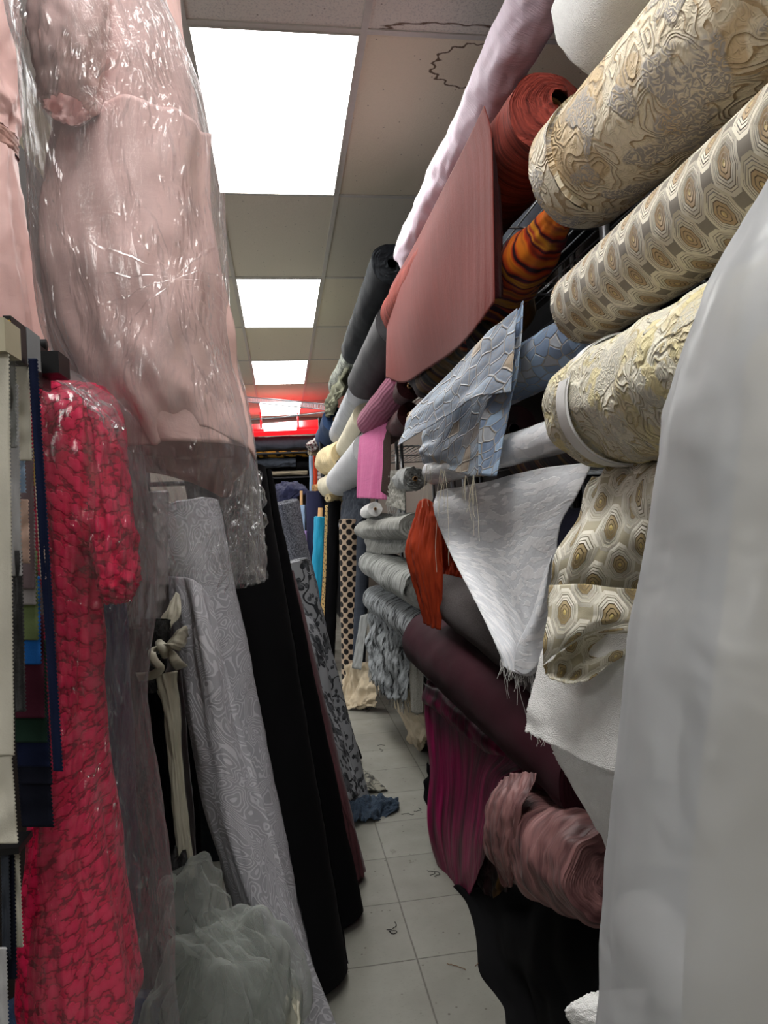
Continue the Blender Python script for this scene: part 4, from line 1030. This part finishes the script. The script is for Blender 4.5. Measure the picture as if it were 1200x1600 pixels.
lo = bpy.data.objects.new('red_glow_light', ld); COL.objects.link(lo); lo.location = at(440, 672, YB + 1.3); lo.rotation_euler = (PI, 0, 0)
# slotted rail and wire slung across under the ceiling
t = thing('slotted_rail', 'grey slotted steel rail slung across the aisle beneath the last light panel', 'rail', at(450, 630, 7.6))
A, B = at(383, 623, 7.6), at(508, 635, 6.6)
mb = MB(); d = (B - A); n = 60
u = Vector((0, 0, 1))
for zz in (-.032, .022): mb.tube([A + u * zz, B + u * zz], .006, 6)
mb.build('edge_rod', M['chrome'], t, smooth=True)
mb = MB()
for i in range(n + 1):
    p = A + d * (i / n); mb.tube([p - u * .032, p + u * .022], .0045, 4)
mb.build('slats', M['chrome'], t)
A, B = at(385, 656, 7.2), at(508, 644, 6.6)
t2 = MB().tube([A, A.lerp(B, .5) - u * .01, B], .008, 8).build('support_rod', M['chrome'], smooth=True, loc=A)
tag(t2, 'thin steel rod crossing the aisle below the slotted rail', 'rod')
# ================= left side: leaning rolls
def leaner(label, foot, top, Yt, r, mat, r2=None, core=True, foot_z=0.0, **k):
    F = atz(foot[0], foot[1], 0); F.z = foot_z + .0
    Tt = at(top[0], top[1], Yt)
    t = thing('leaning_fabric_roll', label, 'fabric roll', F)
    w = wound('wound_fabric', F + Vector((0, 0, .02)), Tt, r, mat, t, r2=r2, **k)
    if core:
        d = (Tt - F).normalized(); core_tube(F + d * .1, Tt + d * .03, r * .25, t, M['card'])
    return t
leaner('silver grey roll with raised maze-like lines leaning on the rack', (448, 1610), (296, 790), 1.95, .088, M['silver'], core=False, r2=.078, wr=.006, seed=70, n=80, rings=80)
sheet('silver_cloth', [[(262, 900, 1.80), (300, 905, 1.72), (326, 930, 1.74)], [(276, 1010, 1.76), (312, 1000, 1.66), (350, 1015, 1.70)], [(290, 1110, 1.72), (330, 1110, 1.62), (372, 1110, 1.66)],
                       [(312, 1230, 1.68), (352, 1230, 1.58), (402, 1230, 1.63)], [(350, 1360, 1.62), (390, 1370, 1.54), (440, 1370, 1.6)], [(400, 1500, 1.6), (440, 1500, 1.52), (486, 1500, 1.57)], [(430, 1610, 1.58), (470, 1620, 1.52), (532, 1615, 1.56)]],
      M['silver'], crease=.018, cs=3, seed=6, nu=70, nv=140, label='silver maze-patterned cloth end hanging loose down the leaning silver roll', cat='hanging cloth')
leaner('wide matte black roll leaning in the middle of the left-hand rack', (478, 1540), (352, 740), 2.12, .118, M['black'], wr=.004, seed=71, rings=60)
leaner('second black roll leaning just behind the wide one', (520, 1442), (378, 745), 2.4, .10, M['black_matte'], wr=.004, seed=72)
leaner('wine-brown roll leaning behind the black ones', (540, 1378), (430, 900), 2.75, .075, M['brown_wine'], core=False, wr=.004, seed=73)
sheet('wine_brown_cloth', [[(462, 1020, 2.40), (474, 1035, 2.38)], [(496, 1150, 2.36), (514, 1160, 2.34)], [(524, 1260, 2.30), (545, 1270, 2.28)], [(535, 1330, 2.30), (560, 1320, 2.28)], [(545, 1385, 2.32), (569, 1370, 2.28)]], M['brown_wine'], nu=16, nv=50, crease=.01, seed=2,
      label='wine-brown cloth edge curling on the floor past the black rolls', cat='hanging cloth')
fl = leaner('grey floral print roll leaning past the wine-brown one', (548, 1262), (450, 880), 3.1, .09, M['floral_grey'], core=False, seed=74, wr=.004)
sheet('loose_end', [[(434, 862, 2.9), (446, 885, 2.9), (462, 925, 2.95)], [(446, 950, 2.85), (470, 965, 2.82), (496, 985, 2.9)], [(466, 1060, 2.8), (494, 1070, 2.76), (520, 1085, 2.85)], [(488, 1150, 2.78), (518, 1155, 2.74), (542, 1165, 2.82)], [(506, 1242, 2.76), (540, 1252, 2.72), (562, 1240, 2.8)]],
      M['floral_grey'], fl, crease=.012, nu=40, nv=90, seed=3)
sheet('floor_corner', [[atz(548, 1185), atz(556, 1196), atz(562, 1200)], [atz(545, 1215) + Vector((0, 0, .03)), atz(566, 1218) + Vector((0, 0, .04)), atz(585, 1222) + Vector((0, 0, .02))], [atz(545, 1254) + Vector((0, 0, .012)), atz(575, 1243) + Vector((0, 0, .02)), atz(606, 1237) + Vector((0, 0, .006))]],
      M['floral_olive'], fl, crease=.012, nu=40, nv=30, seed=5)
leaner('dark speckled grey knit roll leaning at the far end of the row', (530, 1150), (447, 785), 3.9, .065, M['glitter_grey'], core=False, seed=75, wr=.010, rings=60)
fabric_roll('loose speckled grey knit bundle above the floral roll', at(462, 905, 3.6), at(492, 1050, 3.9), .07, M['glitter_grey'], seed=76, core=False, wr=.02)
leaner('dark grey scaly knit edge leaning outermost of the row', (560, 1190), (476, 960), 3.6, .022, M['black'], seed=77, core=False, wr=.006)
sheet('denim_scrap', [[atz(536, 1256) + Vector((0, 0, .05)), atz(560, 1253) + Vector((0, 0, .05)), atz(590, 1256) + Vector((0, 0, .03)), atz(618, 1254) + Vector((0, 0, .02))],
                      [atz(538, 1278) + Vector((0, 0, .06)), atz(562, 1272) + Vector((0, 0, .07)), atz(590, 1270) + Vector((0, 0, .05)), atz(624, 1262) + Vector((0, 0, .02))],
                      [atz(543, 1302) + Vector((0, 0, .01)), atz(562, 1290) + Vector((0, 0, .02)), atz(590, 1284) + Vector((0, 0, .01)), atz(622, 1268) + Vector((0, 0, .006))]],
      M['denim_old'], crease=.03, cs=6, seed=5, rag=.006, label='faded blue denim scrap lying on the floor tiles', cat='fabric scrap', nu=70, nv=36)
# rolls behind; the black and slate ones are added to darken the gaps
for i, (x0, x1, yt, Y, mm, lab) in enumerate([
    (228, 262, 770, 2.15, 'grey_blouse', 'pale off-white roll standing left of the silver one, half in film'),
    (284, 345, 800, 2.75, 'slate', 'dark slate roll added to darken the gap behind the silver and black rolls'),
    (372, 404, 730, 2.9, 'black_matte', 'tall black roll added to darken the gap behind the wide black one'),
    (404, 424, 745, 3.2, 'black_matte', 'thin black roll added to darken the gap in front of the royal blue one'),
    (200, 240, 980, 2.5, 'black_matte', 'black roll added to darken the gap behind the bow'),
    (150, 196, 900, 2.3, 'navy', 'navy roll standing behind the film of the red dress'),
    (90, 140, 900, 2.3, 'cream', 'cream roll standing behind the red dress'),
    (248, 290, 850, 2.6, 'black_matte', 'black roll added to darken the gap directly behind the silver one')]):
    upright(lab, x0, x1, yt, None, Y, M[mm], core=False, seed=80 + i, lean=(34 if i in (0,) else 12), yb=None)
upright('royal blue cloth roll peeking out above the grey knit one', 420, 433, 782, None, 3.8, M['royal'], core=False, seed=91, lean=14)
# cardboard tube end
# ---- bow of cream ribbon and black patent pieces
t = thing('ribbon_bow', 'cream satin ribbon bow tied round black cloth beside the silver roll', 'ribbon bow', at(258, 1020, 1.6))
def ribbon(name, pts, w, mat, par, tw=0.0):
    P = spline([at(*p) for p in pts], 40); vs, fs, uv = [], [], []
    for i, p in enumerate(P):
        d = (P[min(i + 1, 39)] - P[max(i - 1, 0)]).normalized(); ww = w[0] + (w[1] - w[0]) * i / 39 if isinstance(w, tuple) else w
        s = d.cross(Vector((0, 1, .25))).normalized()
        if tw: s = Matrix.Rotation(tw * i / 39, 3, d) @ s
        for k in range(5):
            q = (k - 2) / 2; vs.append(p + s * ww * q + Vector((0, 1, 0)) * ww * .25 * q * q); uv.append((q * ww, i * .01))
    fs = [(i * 5 + k, i * 5 + k + 1, i * 5 + k + 6, i * 5 + k + 5) for i in range(39) for k in range(4)]
    return mesh(name, vs, fs, mat, par, uvs=uv, solid=.0015)
sheet('upper_tail', [[(275, 925, 1.72), (279, 928, 1.71)], [(258, 955, 1.70), (283, 960, 1.68)], [(246, 978, 1.69), (266, 982, 1.67)], [(252, 1008, 1.67), (262, 1010, 1.66)]], M['satin_cream'], t, nu=16, nv=30, crease=.006)
sheet('tie_loop', [[(262, 1005, 1.65), (258, 1012, 1.65)], [(280, 984, 1.61), (268, 1008, 1.60)], [(291, 978, 1.62), (284, 1012, 1.61)], [(294, 992, 1.66), (290, 1006, 1.65)]], M['satin_cream'], t, nu=14, nv=30, crease=.004)
ribbon('tie_loop', [(252, 1010, 1.65), (238, 1018, 1.61), (241, 1032, 1.60), (250, 1045, 1.60), (235, 1056, 1.62), (214, 1058, 1.64)], (.008, .011), M['satin_cream'], t)
ribbon('tie_loop', [(258, 1012, 1.64), (268, 1024, 1.61), (276, 1036, 1.61), (284, 1044, 1.63)], (.010, .014), M['satin_cream'], t)
ribbon('tie_end', [(254, 1012, 1.63), (268, 1010, 1.60), (282, 1016, 1.61)], (.010, .003), M['satin_cream'], t)
MB().tube([at(248, 1004, 1.64), at(256, 1013, 1.62), at(258, 1026, 1.63)], [.009, .013, .008], 10).build('knot', M['satin_cream'], t, smooth=True)
sheet('long_tail', [[(238, 1062, 1.66), (256, 1052, 1.64), (277, 1048, 1.66)], [(252, 1100, 1.66), (264, 1100, 1.64), (281, 1100, 1.66)], [(262, 1180, 1.66), (272, 1180, 1.65), (284, 1180, 1.66)], [(272, 1290, 1.66), (282, 1290, 1.65), (296, 1290, 1.66)], [(284, 1390, 1.66), (294, 1390, 1.65), (308, 1390, 1.66)]],
      M['satin_cream'], t, nu=24, nv=70, crease=.008)
shell('black_pouch', [(222, 265, 968, 1.67, .02), (222, 266, 990, 1.67, .022), (224, 262, 1015, 1.67, .02), (218, 258, 1050, 1.67, .02), (216, 250, 1080, 1.67, .02)], M['black_bag'], t, n=40, m=30, crease=.005)
shell('black_cloth', [(225, 250, 1060, 1.8, .04), (212, 262, 1130, 1.8, .05), (222, 275, 1250, 1.8, .05), (240, 285, 1370, 1.8, .05)], M['black_matte'], label='black cloth hanging under the cream bow', cat='hanging cloth', crease=.01)
shell('ruched_sleeve', [(234, 262, 778, 1.74, .02), (233, 262, 830, 1.74, .022), (232, 262, 900, 1.74, .022), (228, 250, 970, 1.74, .02)], M['grey_blouse'], n=40, m=50, fold=.0, crease=.008, cs=16, label='narrow off-white gathered cloth hanging above the bow', cat='hanging cloth')
# tulle heap and black bin bag
def lump(name, mat, c, Rs, seed, amp, label=None, cat=None, n=60, m=40, fr=1.5, parent=None, solid=0):
    vs, fs, uv = [], [], []
    for j in range(m + 1):
        ph = PI * j / m
        for i in range(n):
            th = 2 * PI * i / n; d = Vector((math.sin(ph) * math.cos(th), math.sin(ph) * math.sin(th), math.cos(ph)))
            k = 1 + amp * (N(*(d * fr + Vector((seed, 0, 0)))) + .4 * N(*(d * fr * 2.1 + Vector((0, seed, 0)))) + .05 * N(*(d * fr * 6 + Vector((0, seed, 0)))))
            p = Vector((d.x * Rs[0], d.y * Rs[1], d.z * Rs[2])) * k + Vector(c); p.z = max(p.z, .004)
            vs.append(p); uv.append((i / n * Rs[0] * 6, j / m * Rs[2] * 3))
    fs = [(j * n + i, j * n + (i + 1) % n, (j + 1) * n + (i + 1) % n, (j + 1) * n + i) for j in range(m) for i in range(n)]
    lo = Vector(c); lo.z = min(v.z for v in vs)
    o = mesh(name, vs, fs, mat, parent, uvs=uv, loc=None if parent else lo)
    if label: tag(o, label, cat)
    return o
c1 = at(300, 1425, 1.5); c2 = at(375, 1560, 1.42); c2b = at(330, 1640, 1.35)
t = thing('tulle_heap', 'sheer grey-white tulle heaped at the foot of the silver roll', 'fabric heap', (c2.x, c2.y, 0))
lump('upper_puff', M['tulle'], c1, (.075, .07, .10), 3, .35, parent=t)
lump('lower_puff', M['tulle'], c2, (.125, .10, .17), 5, .35, parent=t)
lump('inner_layers', M['tulle'], c2 - Vector((0, -.02, .02)), (.09, .08, .14), 8, .6, parent=t)
lump('base_puff', M['tulle'], c2b, (.13, .12, .2), 6, .45, parent=t)
sheet('top_layer', [[(262, 1372, 1.44), (290, 1352, 1.42), (325, 1362, 1.44), (345, 1400, 1.47)], [(258, 1430, 1.42), (295, 1430, 1.38), (335, 1440, 1.40), (392, 1450, 1.44)], [(300, 1500, 1.40), (350, 1500, 1.34), (400, 1510, 1.35), (446, 1520, 1.40)], [(285, 1610, 1.38), (350, 1620, 1.30), (420, 1620, 1.32), (470, 1610, 1.38)]],
      M['tulle'], t, crease=.04, cs=3.5, seed=4, solid=0, nu=70, nv=70)
sheet('wisp', [[(330, 1440, 1.42), (350, 1432, 1.41), (372, 1438, 1.42)], [(345, 1490, 1.38), (375, 1480, 1.36), (410, 1500, 1.38)], [(370, 1560, 1.36), (400, 1555, 1.33), (440, 1560, 1.36)]],
      M['tulle'], t, crease=.02, cs=3, seed=9, solid=0, nu=40, nv=40)
sheet('satin_hem', [[(452, 1540, 1.44), (470, 1548, 1.43)], [(440, 1580, 1.40), (468, 1590, 1.38)], [(430, 1640, 1.38), (470, 1650, 1.36)]], M['satin_cream'], t, nu=20, nv=30, crease=.01, seed=3)
cb = at(272, 1540, 1.62)
lump('bin_bag', M['black_bag'], (cb.x, cb.y, .26), (.07, .08, .27), 4, .35, 'crumpled shiny black plastic bag on the floor beside the tulle', 'plastic bag', fr=3.2)
lump('blue_bundle', M['denim'], at(120, 1640, 1.5), (.22, .12, .12), 9, .3, 'blue cloth bundle showing under the hem of the red dress', 'fabric bundle')
# rack rail the garments hang from
rail = thing('garment_rack', 'dark steel garment rack along the left-hand side', 'rack', (-.45, 1.6, 0))
MB().tube([(-.36, .78, 1.49), (-.36, 3.4, 1.49)], .014, 12).build('lower_rail', M['dark_steel'], rail, smooth=True)
MB().tube([(-.33, .35, 2.36), (-.33, 3.4, 2.36)], .014, 12).build('upper_rail', M['dark_steel'], rail, smooth=True)
for yy in (.36, 3.38):
    MB().tube([(-.62, yy, 0), (-.62, yy, 2.45)], .018, 12).build('post', M['dark_steel'], rail, smooth=True)
    MB().tube([(-.62, yy, 1.49), (-.36, max(yy, .78), 1.49)], .012, 10).tube([(-.62, yy, 2.36), (-.33, yy, 2.36)], .012, 10).build('bracket', M['dark_steel'], rail, smooth=True)
MB().box((-.66, .36, .02), (-.63, 3.4, 2.3)).build('back_panel', M['shelf_brown'], rail)

# ================= pink dress in film
YD = 1.06
def hanger(par, c, w, mat, side=Vector((1, 0, 0)), k=1.0):
    s = side.normalized()
    MB().tube([c - s * w - Vector((0, 0, .05)), c - s * w * .5 - Vector((0, 0, .015)), c, c + s * w * .5 - Vector((0, 0, .015)), c + s * w - Vector((0, 0, .05))], .006, 8) \
        .tube([c, c + Vector((0, 0, .05)) * k, c + Vector((.02, 0, .08)) * k, c + Vector((0, 0, .10)) * k, c + Vector((-.02, 0, .085)) * k], .0025, 8).build('hanger', mat, par, smooth=True)
t = thing('pink_dress', 'blush pink short-sleeved dress hanging in clear film', 'dress', at(220, 700, YD))
skirt = [(120, 262, -150, 1.08, .07), (112, 275, -20, 1.08, .08), (103, 292, 110, 1.08, .085), (90, 306, 200, 1.08, .09), (72, 322, 320, 1.08, .10), (72, 340, 420, 1.07, .11), (88, 362, 540, 1.06, .12), (150, 384, 640, 1.05, .125), (205, 396, 705, 1.05, .125)]
def dress_shell(name, rows, mat, par, hem=None, **k):
    return shell(name, rows, mat, par, **k)
shell('skirt', skirt, M['taffeta_pink'], t, n=110, m=90, fa=lambda q: .008 + .012 * q, fold=.01, ff=6, crease=.008, cs=4, seed=4, solid=.0015)
sheet('front_panel', [[(98, 180, 1.0), (180, 150, .97), (265, 170, 1.0), (330, 210, 1.05)], [(66, 330, .98), (160, 330, .95), (260, 330, .96), (336, 350, 1.02)], [(72, 450, .96), (170, 450, .92), (270, 450, .93), (358, 470, 1.0)], [(115, 570, .95), (200, 575, .91), (285, 580, .92), (378, 590, 1.0)],
                      [(196, 690, .97), (240, 697, .93), (278, 668, .93), (340, 672, .94), (392, 720, 1.0)]],
      M['taffeta_pink'], t, nu=100, nv=100, fa=lambda s, q: .012 + .012 * q, fold=.01, ff=3.2, crease=.02, cs=3, seed=8)
sheet('hem_inside', [[(205, 660, 1.15), (280, 650, 1.18), (350, 655, 1.17), (392, 660, 1.12)], [(208, 735, 1.16), (270, 745, 1.19), (330, 768, 1.18), (352, 775, 1.17), (392, 730, 1.1)]],
      M['taffeta_pink'], t, nu=60, nv=30, fold=.008, ff=3, seed=4)
for rows, sd in (([(45, 165, -60, .97, .05), (48, 166, 20, .96, .06), (58, 158, 90, .95, .06), (62, 150, 150, .95, .05), (72, 138, 172, .95, .035)], 3), ([(236, 268, 60, 1.16, .04), (252, 290, 110, 1.16, .045), (268, 306, 170, 1.16, .045), (280, 314, 250, 1.15, .04), (296, 314, 310, 1.14, .02)], 6)):
    shell('sleeve', rows, M['taffeta_pink'], t, n=60, m=40, fa=lambda q: .004 + .010 * q, fold=.01, ff=7, crease=.008, cs=6, seed=sd, solid=.0015)
hanger(t, at(185, -240, 1.08), .12, M['black_plastic'])
shell('film_bag', [(5, 235, -120, 1.02, .12), (18, 262, 20, 1.02, .14), (42, 308, 120, 1.02, .15), (50, 346, 255, 1.02, .155), (58, 350, 380, 1.02, .16), (85, 365, 540, 1.02, .165), (140, 384, 640, 1.02, .17), (178, 402, 740, 1.03, .16), (205, 412, 830, 1.04, .13), (222, 416, 905, 1.04, .11)],
      M['film'], t, n=120, m=120, crease=.006, cs=9, seed=2, fa=lambda q: .003, fold=.004, ff=11)['label'] = 'clear crinkled film bag'
sheet('film_tail', [[(350, 730, 1.0), (378, 725, .99), (408, 735, 1.02)], [(354, 790, .99), (380, 790, .97), (412, 800, 1.01)], [(362, 850, .98), (386, 850, .96), (414, 850, 1.0)], [(341, 930, .98), (378, 918, .96), (417, 905, 1.0)]],
      M['film_low'], t, nu=60, nv=60, fold=.012, ff=4, crease=.015, cs=7, seed=6, fa=lambda s, q: .012, solid=0, rag=.003)
# second pink dress, further left, no film
t = thing('pink_dress', 'uncovered pale pink dress with gathered waist, cut off by the picture edge', 'dress', at(0, 540, 1.25))
t['label'] = 'uncovered pale pink dress with gathered waist, hanging behind the swatch books'
shell('bodice', [(-120, 22, -60, 1.3, .07), (-120, 26, 40, 1.3, .08), (-115, 27, 150, 1.3, .08), (-105, 25, 210, 1.3, .07)], M['taffeta_pink'], t, crease=.012, cs=6, seed=3, n=60, m=50)
shell('waistband', [(-105, 24, 212, 1.3, .072), (-105, 24, 240, 1.3, .072)], M['taffeta_inner'], t, crease=.006, cs=12, seed=3, n=60, m=12)
shell('skirt', [(-105, 22, 240, 1.3, .07), (-130, 34, 350, 1.3, .09), (-150, 48, 440, 1.3, .10), (-170, 66, 540, 1.3, .11), (-180, 76, 640, 1.3, .12)], M['taffeta_pink'], t, fold=.014, ff=10, crease=.006, seed=5, n=110, m=60)
hanger(t, at(-50, -120, 1.3), .12, M['black_plastic'])

# ================= red lace dress in film
t = thing('lace_dress', 'crimson floral lace dress with elbow sleeves hanging in clear film', 'dress', at(130, 1590, .92))
rows = [(40, 152, 602, .92, .035), (44, 176, 630, .92, .05), (48, 192, 690, .92, .06), (55, 180, 780, .92, .06), (68, 162, 880, .92, .055), (78, 158, 980, .92, .055), (85, 158, 1080, .92, .055), (70, 168, 1180, .92, .06), (50, 186, 1290, .92, .065), (36, 202, 1400, .92, .07), (34, 220, 1530, .92, .075), (40, 205, 1580, .92, .075), (46, 170, 1600, .92, .075)]
shell('body', rows, M['red_lace'], t, n=110, m=140, fa=lambda q: .003 + .005 * q, fold=.01, ff=6, crease=.010, cs=5, seed=3, rag=.008)
shell('sleeve', [(128, 172, 634, .90, .03), (140, 190, 690, .89, .04), (148, 204, 790, .885, .045), (150, 212, 870, .88, .045), (156, 214, 915, .88, .045), (166, 200, 940, .88, .03)], M['red_lace'], t, n=60, m=80, fa=lambda q: .003, fold=.005, ff=5, crease=.008, cs=8, seed=5, rag=.008)
hanger(t, at(84, 606, .93), .035, M['black_plastic'], k=.35)
shell('film_bag', [(52, 118, 582, .92, .06), (44, 202, 640, .91, .11), (44, 218, 700, .91, .125), (54, 234, 820, .91, .125), (66, 240, 960, .92, .10), (72, 226, 1080, .92, .10), (74, 240, 1200, .92, .10), (64, 262, 1350, .92, .10), (46, 270, 1500, .92, .10), (40, 278, 1640, .92, .10)],
      M['film_low'], t, n=100, m=140, crease=.005, cs=9, seed=9, fa=lambda q: .003, fold=.004, ff=9)['label'] = 'clear crinkled film bag'
sheet('film_flap', [[(60, 584, .86), (110, 600, .85), (150, 612, .85)], [(110, 606, .85), (150, 635, .84), (193, 664, .84)], [(150, 640, .85), (168, 668, .84), (172, 694, .85)]], M['film'], t, nu=40, nv=40, crease=.012, seed=3, solid=0)

# ================= swatch books
Ys = .74
def swatch_book(label, x0, x1, yt, yb, Y, header, pages, zig='white_cloth', lean=.0):
    """pages: list of (material, x left px, x right px, y bottom px, dY)"""
    t = thing('hanging_swatch_book', label, 'swatch book', at((x0 + x1) / 2, yb, Y), 'fabric swatch books hanging by the red dress')
    lo, hi = at(x0, yb, Y), at(x1, yt, Y)
    MB().box((lo.x, Y - .008, lo.z), (hi.x, Y + .03, hi.z)).build('header_card', M[header], t)
    for i, (mm, a, b, top, bot, dY, xb) in enumerate(pages):
        # pinked (zigzag) edged swatch
        vs, fs, uv = [], [], []; n = max(8, int((bot - top) / 3.0))
        for j in range(n + 1):
            f = j / n; py = top + (bot - top) * f; sh = xb * f
            zg = (1.2 if j % 2 else -1.2)
            for k in range(7):
                q = k / 6; px = a + (b - a) * q + sh + (zg if k == 6 else 0) + (zg * .5 if k == 0 else 0)
                p = at(px, py, Y + dY + .004 * math.sin(q * PI) * f + .004 * N(f * 4, i, q)); vs.append(p); uv.append((p.x, p.z))
        fs = [(j * 7 + k, j * 7 + k + 1, j * 7 + k + 8, j * 7 + k + 7) for j in range(n) for k in range(6)]
        mesh('swatch', vs, fs, M[mm], t, uvs=uv, solid=.001)
    return t
cloth('black_sparkle', S(30, 30, 32), .4, 0, .8, (60, 160), .004, spec=.8)
cloth('sage', S(112, 128, 84), .8); cloth('grey_mauve', S(120, 104, 108), .8); cloth('blue_bright', S(28, 100, 180), .7); cloth('wine', S(62, 16, 34), .8); cloth('forest', S(20, 44, 34), .8)
cloth('navy_deep', S(14, 24, 54), .8); cloth('midnight', S(16, 20, 36), .8); cloth('ivory', S(196, 192, 178), .8); cloth('gold_edge', S(168, 140, 72), .7); cloth('peach', S(206, 176, 160), .8)
swatch_book('swatch book with a cream header card and long pale swatches, outermost of the hanging books', -14, 12, 500, 552, .66, 'cream_card',
            [('ivory', -20, 14, 552, 1180, 0, 8), ('ivory', -20, 16, 1150, 1318, .004, 12)])
swatch_book('thin black-bound swatch book with a yellow edge next to the cream header', 12, 22, 497, 560, .69, 'black_plastic',
            [('gold_edge', 12, 16, 500, 555, -.012, 0), ('grey_stone', 10, 24, 560, 700, 0, 2), ('light_grey', 14, 28, 600, 900, .01, 6), ('black_sparkle', 18, 34, 860, 1112, .012, 6)])
swatch_book('swatch book with a grey header card and navy swatches hanging below', 24, 46, 514, 572, .73, 'grey_card',
            [('ivory', 24, 46, 572, 720, -.004, 4), ('navy_deep', 44, 58, 560, 1205, -.012, 40), ('gold_edge', 50, 58, 600, 760, -.008, 4), ('peach', 52, 60, 700, 905, -.008, 12), ('light_blue', 26, 38, 700, 770, .004, 2), ('peach', 28, 44, 780, 880, .006, 2)])
swatch_book('swatch book of many coloured squares in steps, hanging below the grey header', 22, 50, 556, 600, .77, 'black_plastic',
            [('midnight', 24, 74, 1150, 1292, .03, 10), ('midnight', 24, 74, 1100, 1225, .026, 8), ('navy_deep', 24, 74, 1080, 1198, .022, 4), ('forest', 22, 72, 1000, 1160, .018, 2), ('wine', 22, 68, 960, 1122, .014, 2), ('blue_bright', 22, 62, 900, 1038, .010, 2),
             ('sage', 22, 58, 860, 1000, .006, 2), ('grey_blouse', 22, 54, 800, 945, .002, 2), ('grey_mauve', 22, 52, 700, 920, -.002, 2)])
swatch_book('lowest swatch book with fanned dark pages behind the ivory swatches', 0, 34, 1318, 1332, .74, 'black_plastic',
            [('slate', 2, 14, 1330, 1500, 0, 2), ('midnight', 8, 22, 1330, 1530, .006, 4), ('ivory', 20, 30, 1330, 1480, .01, 6), ('light_grey', -10, 10, 1480, 1640, -.01, 4)])
t = thing('display_bracket', 'black plastic clip bracket above the hanger of the red lace dress', 'bracket', at(75, 585, .8))
lo, hi = at(54, 583, .80), at(91, 548, .80)
MB().box((lo.x, .80, lo.z), (hi.x, .84, hi.z)).build('body', M['black_plastic'], t)
lo, hi = at(50, 600, .80), at(56, 535, .80)
MB().box((lo.x, .795, lo.z), (hi.x, .845, hi.z)).build('side_plate', M['black_plastic'], t)
_q = at(20, 540, .835); MB().tube([(-.62, .835, _q.z), (hi.x, .835, _q.z)], .007, 8).build('arm', M['dark_steel'], t, smooth=True)
# lint, threads and scraps on the floor
rnd = random.Random(5)
for i, (px, py, lab) in enumerate([(646, 1270, 'short curled black thread on the floor right of the denim scrap'), (675, 1365, 'little loop of dark thread on the floor tile beside the magenta drape'), (740, 1518, 'brown lint tuft on the nearest floor tile'),
                                   (598, 1168, 'curl of dark thread on the floor by the beige canvas'), (578, 1108, 'tangle of black threads on the floor below the feather fringe'), (612, 1457, 'grey lint smear on the floor tile past the black rolls')]):
    p = atz(px, py, .003); mb = MB()
    for k in range(2 if i != 4 else 6):
        q = p + Vector((rnd.uniform(-.02, .02), rnd.uniform(-.03, .03), 0)); pts = [q]
        a = rnd.uniform(0, 6)
        for s in range(9): a += rnd.uniform(-.9, 1.1); pts.append(pts[-1] + Vector((math.cos(a), math.sin(a), 0)) * .007)
        mb.tube(pts, .0011, 5)
    o = mb.build('thread_scrap', M['brown_paper' if i == 2 else 'black'], smooth=True, loc=p); tag(o, lab, 'thread', 'lint and threads on the floor')

# ------------------------------------------------------------------ light and colour
w = bpy.data.worlds.new('world'); sc.world = w; w.use_nodes = True
w.node_tree.nodes['Background'].inputs[0].default_value = (.6, .62, .66, 1); w.node_tree.nodes['Background'].inputs[1].default_value = 1.0
sc.view_settings.view_transform = 'Standard'; sc.view_settings.look = 'None'
sc.view_settings.exposure = 0.38; sc.view_settings.gamma = 1.0
sc.cycles.max_bounces = 8; sc.cycles.diffuse_bounces = 4; sc.cycles.glossy_bounces = 3; sc.cycles.transparent_max_bounces = 12; sc.cycles.transmission_bounces = 4
sc.cycles.caustics_reflective = False; sc.cycles.caustics_refractive = False; sc.cycles.sample_clamp_indirect = 4.0
sc.cycles.use_denoising = True
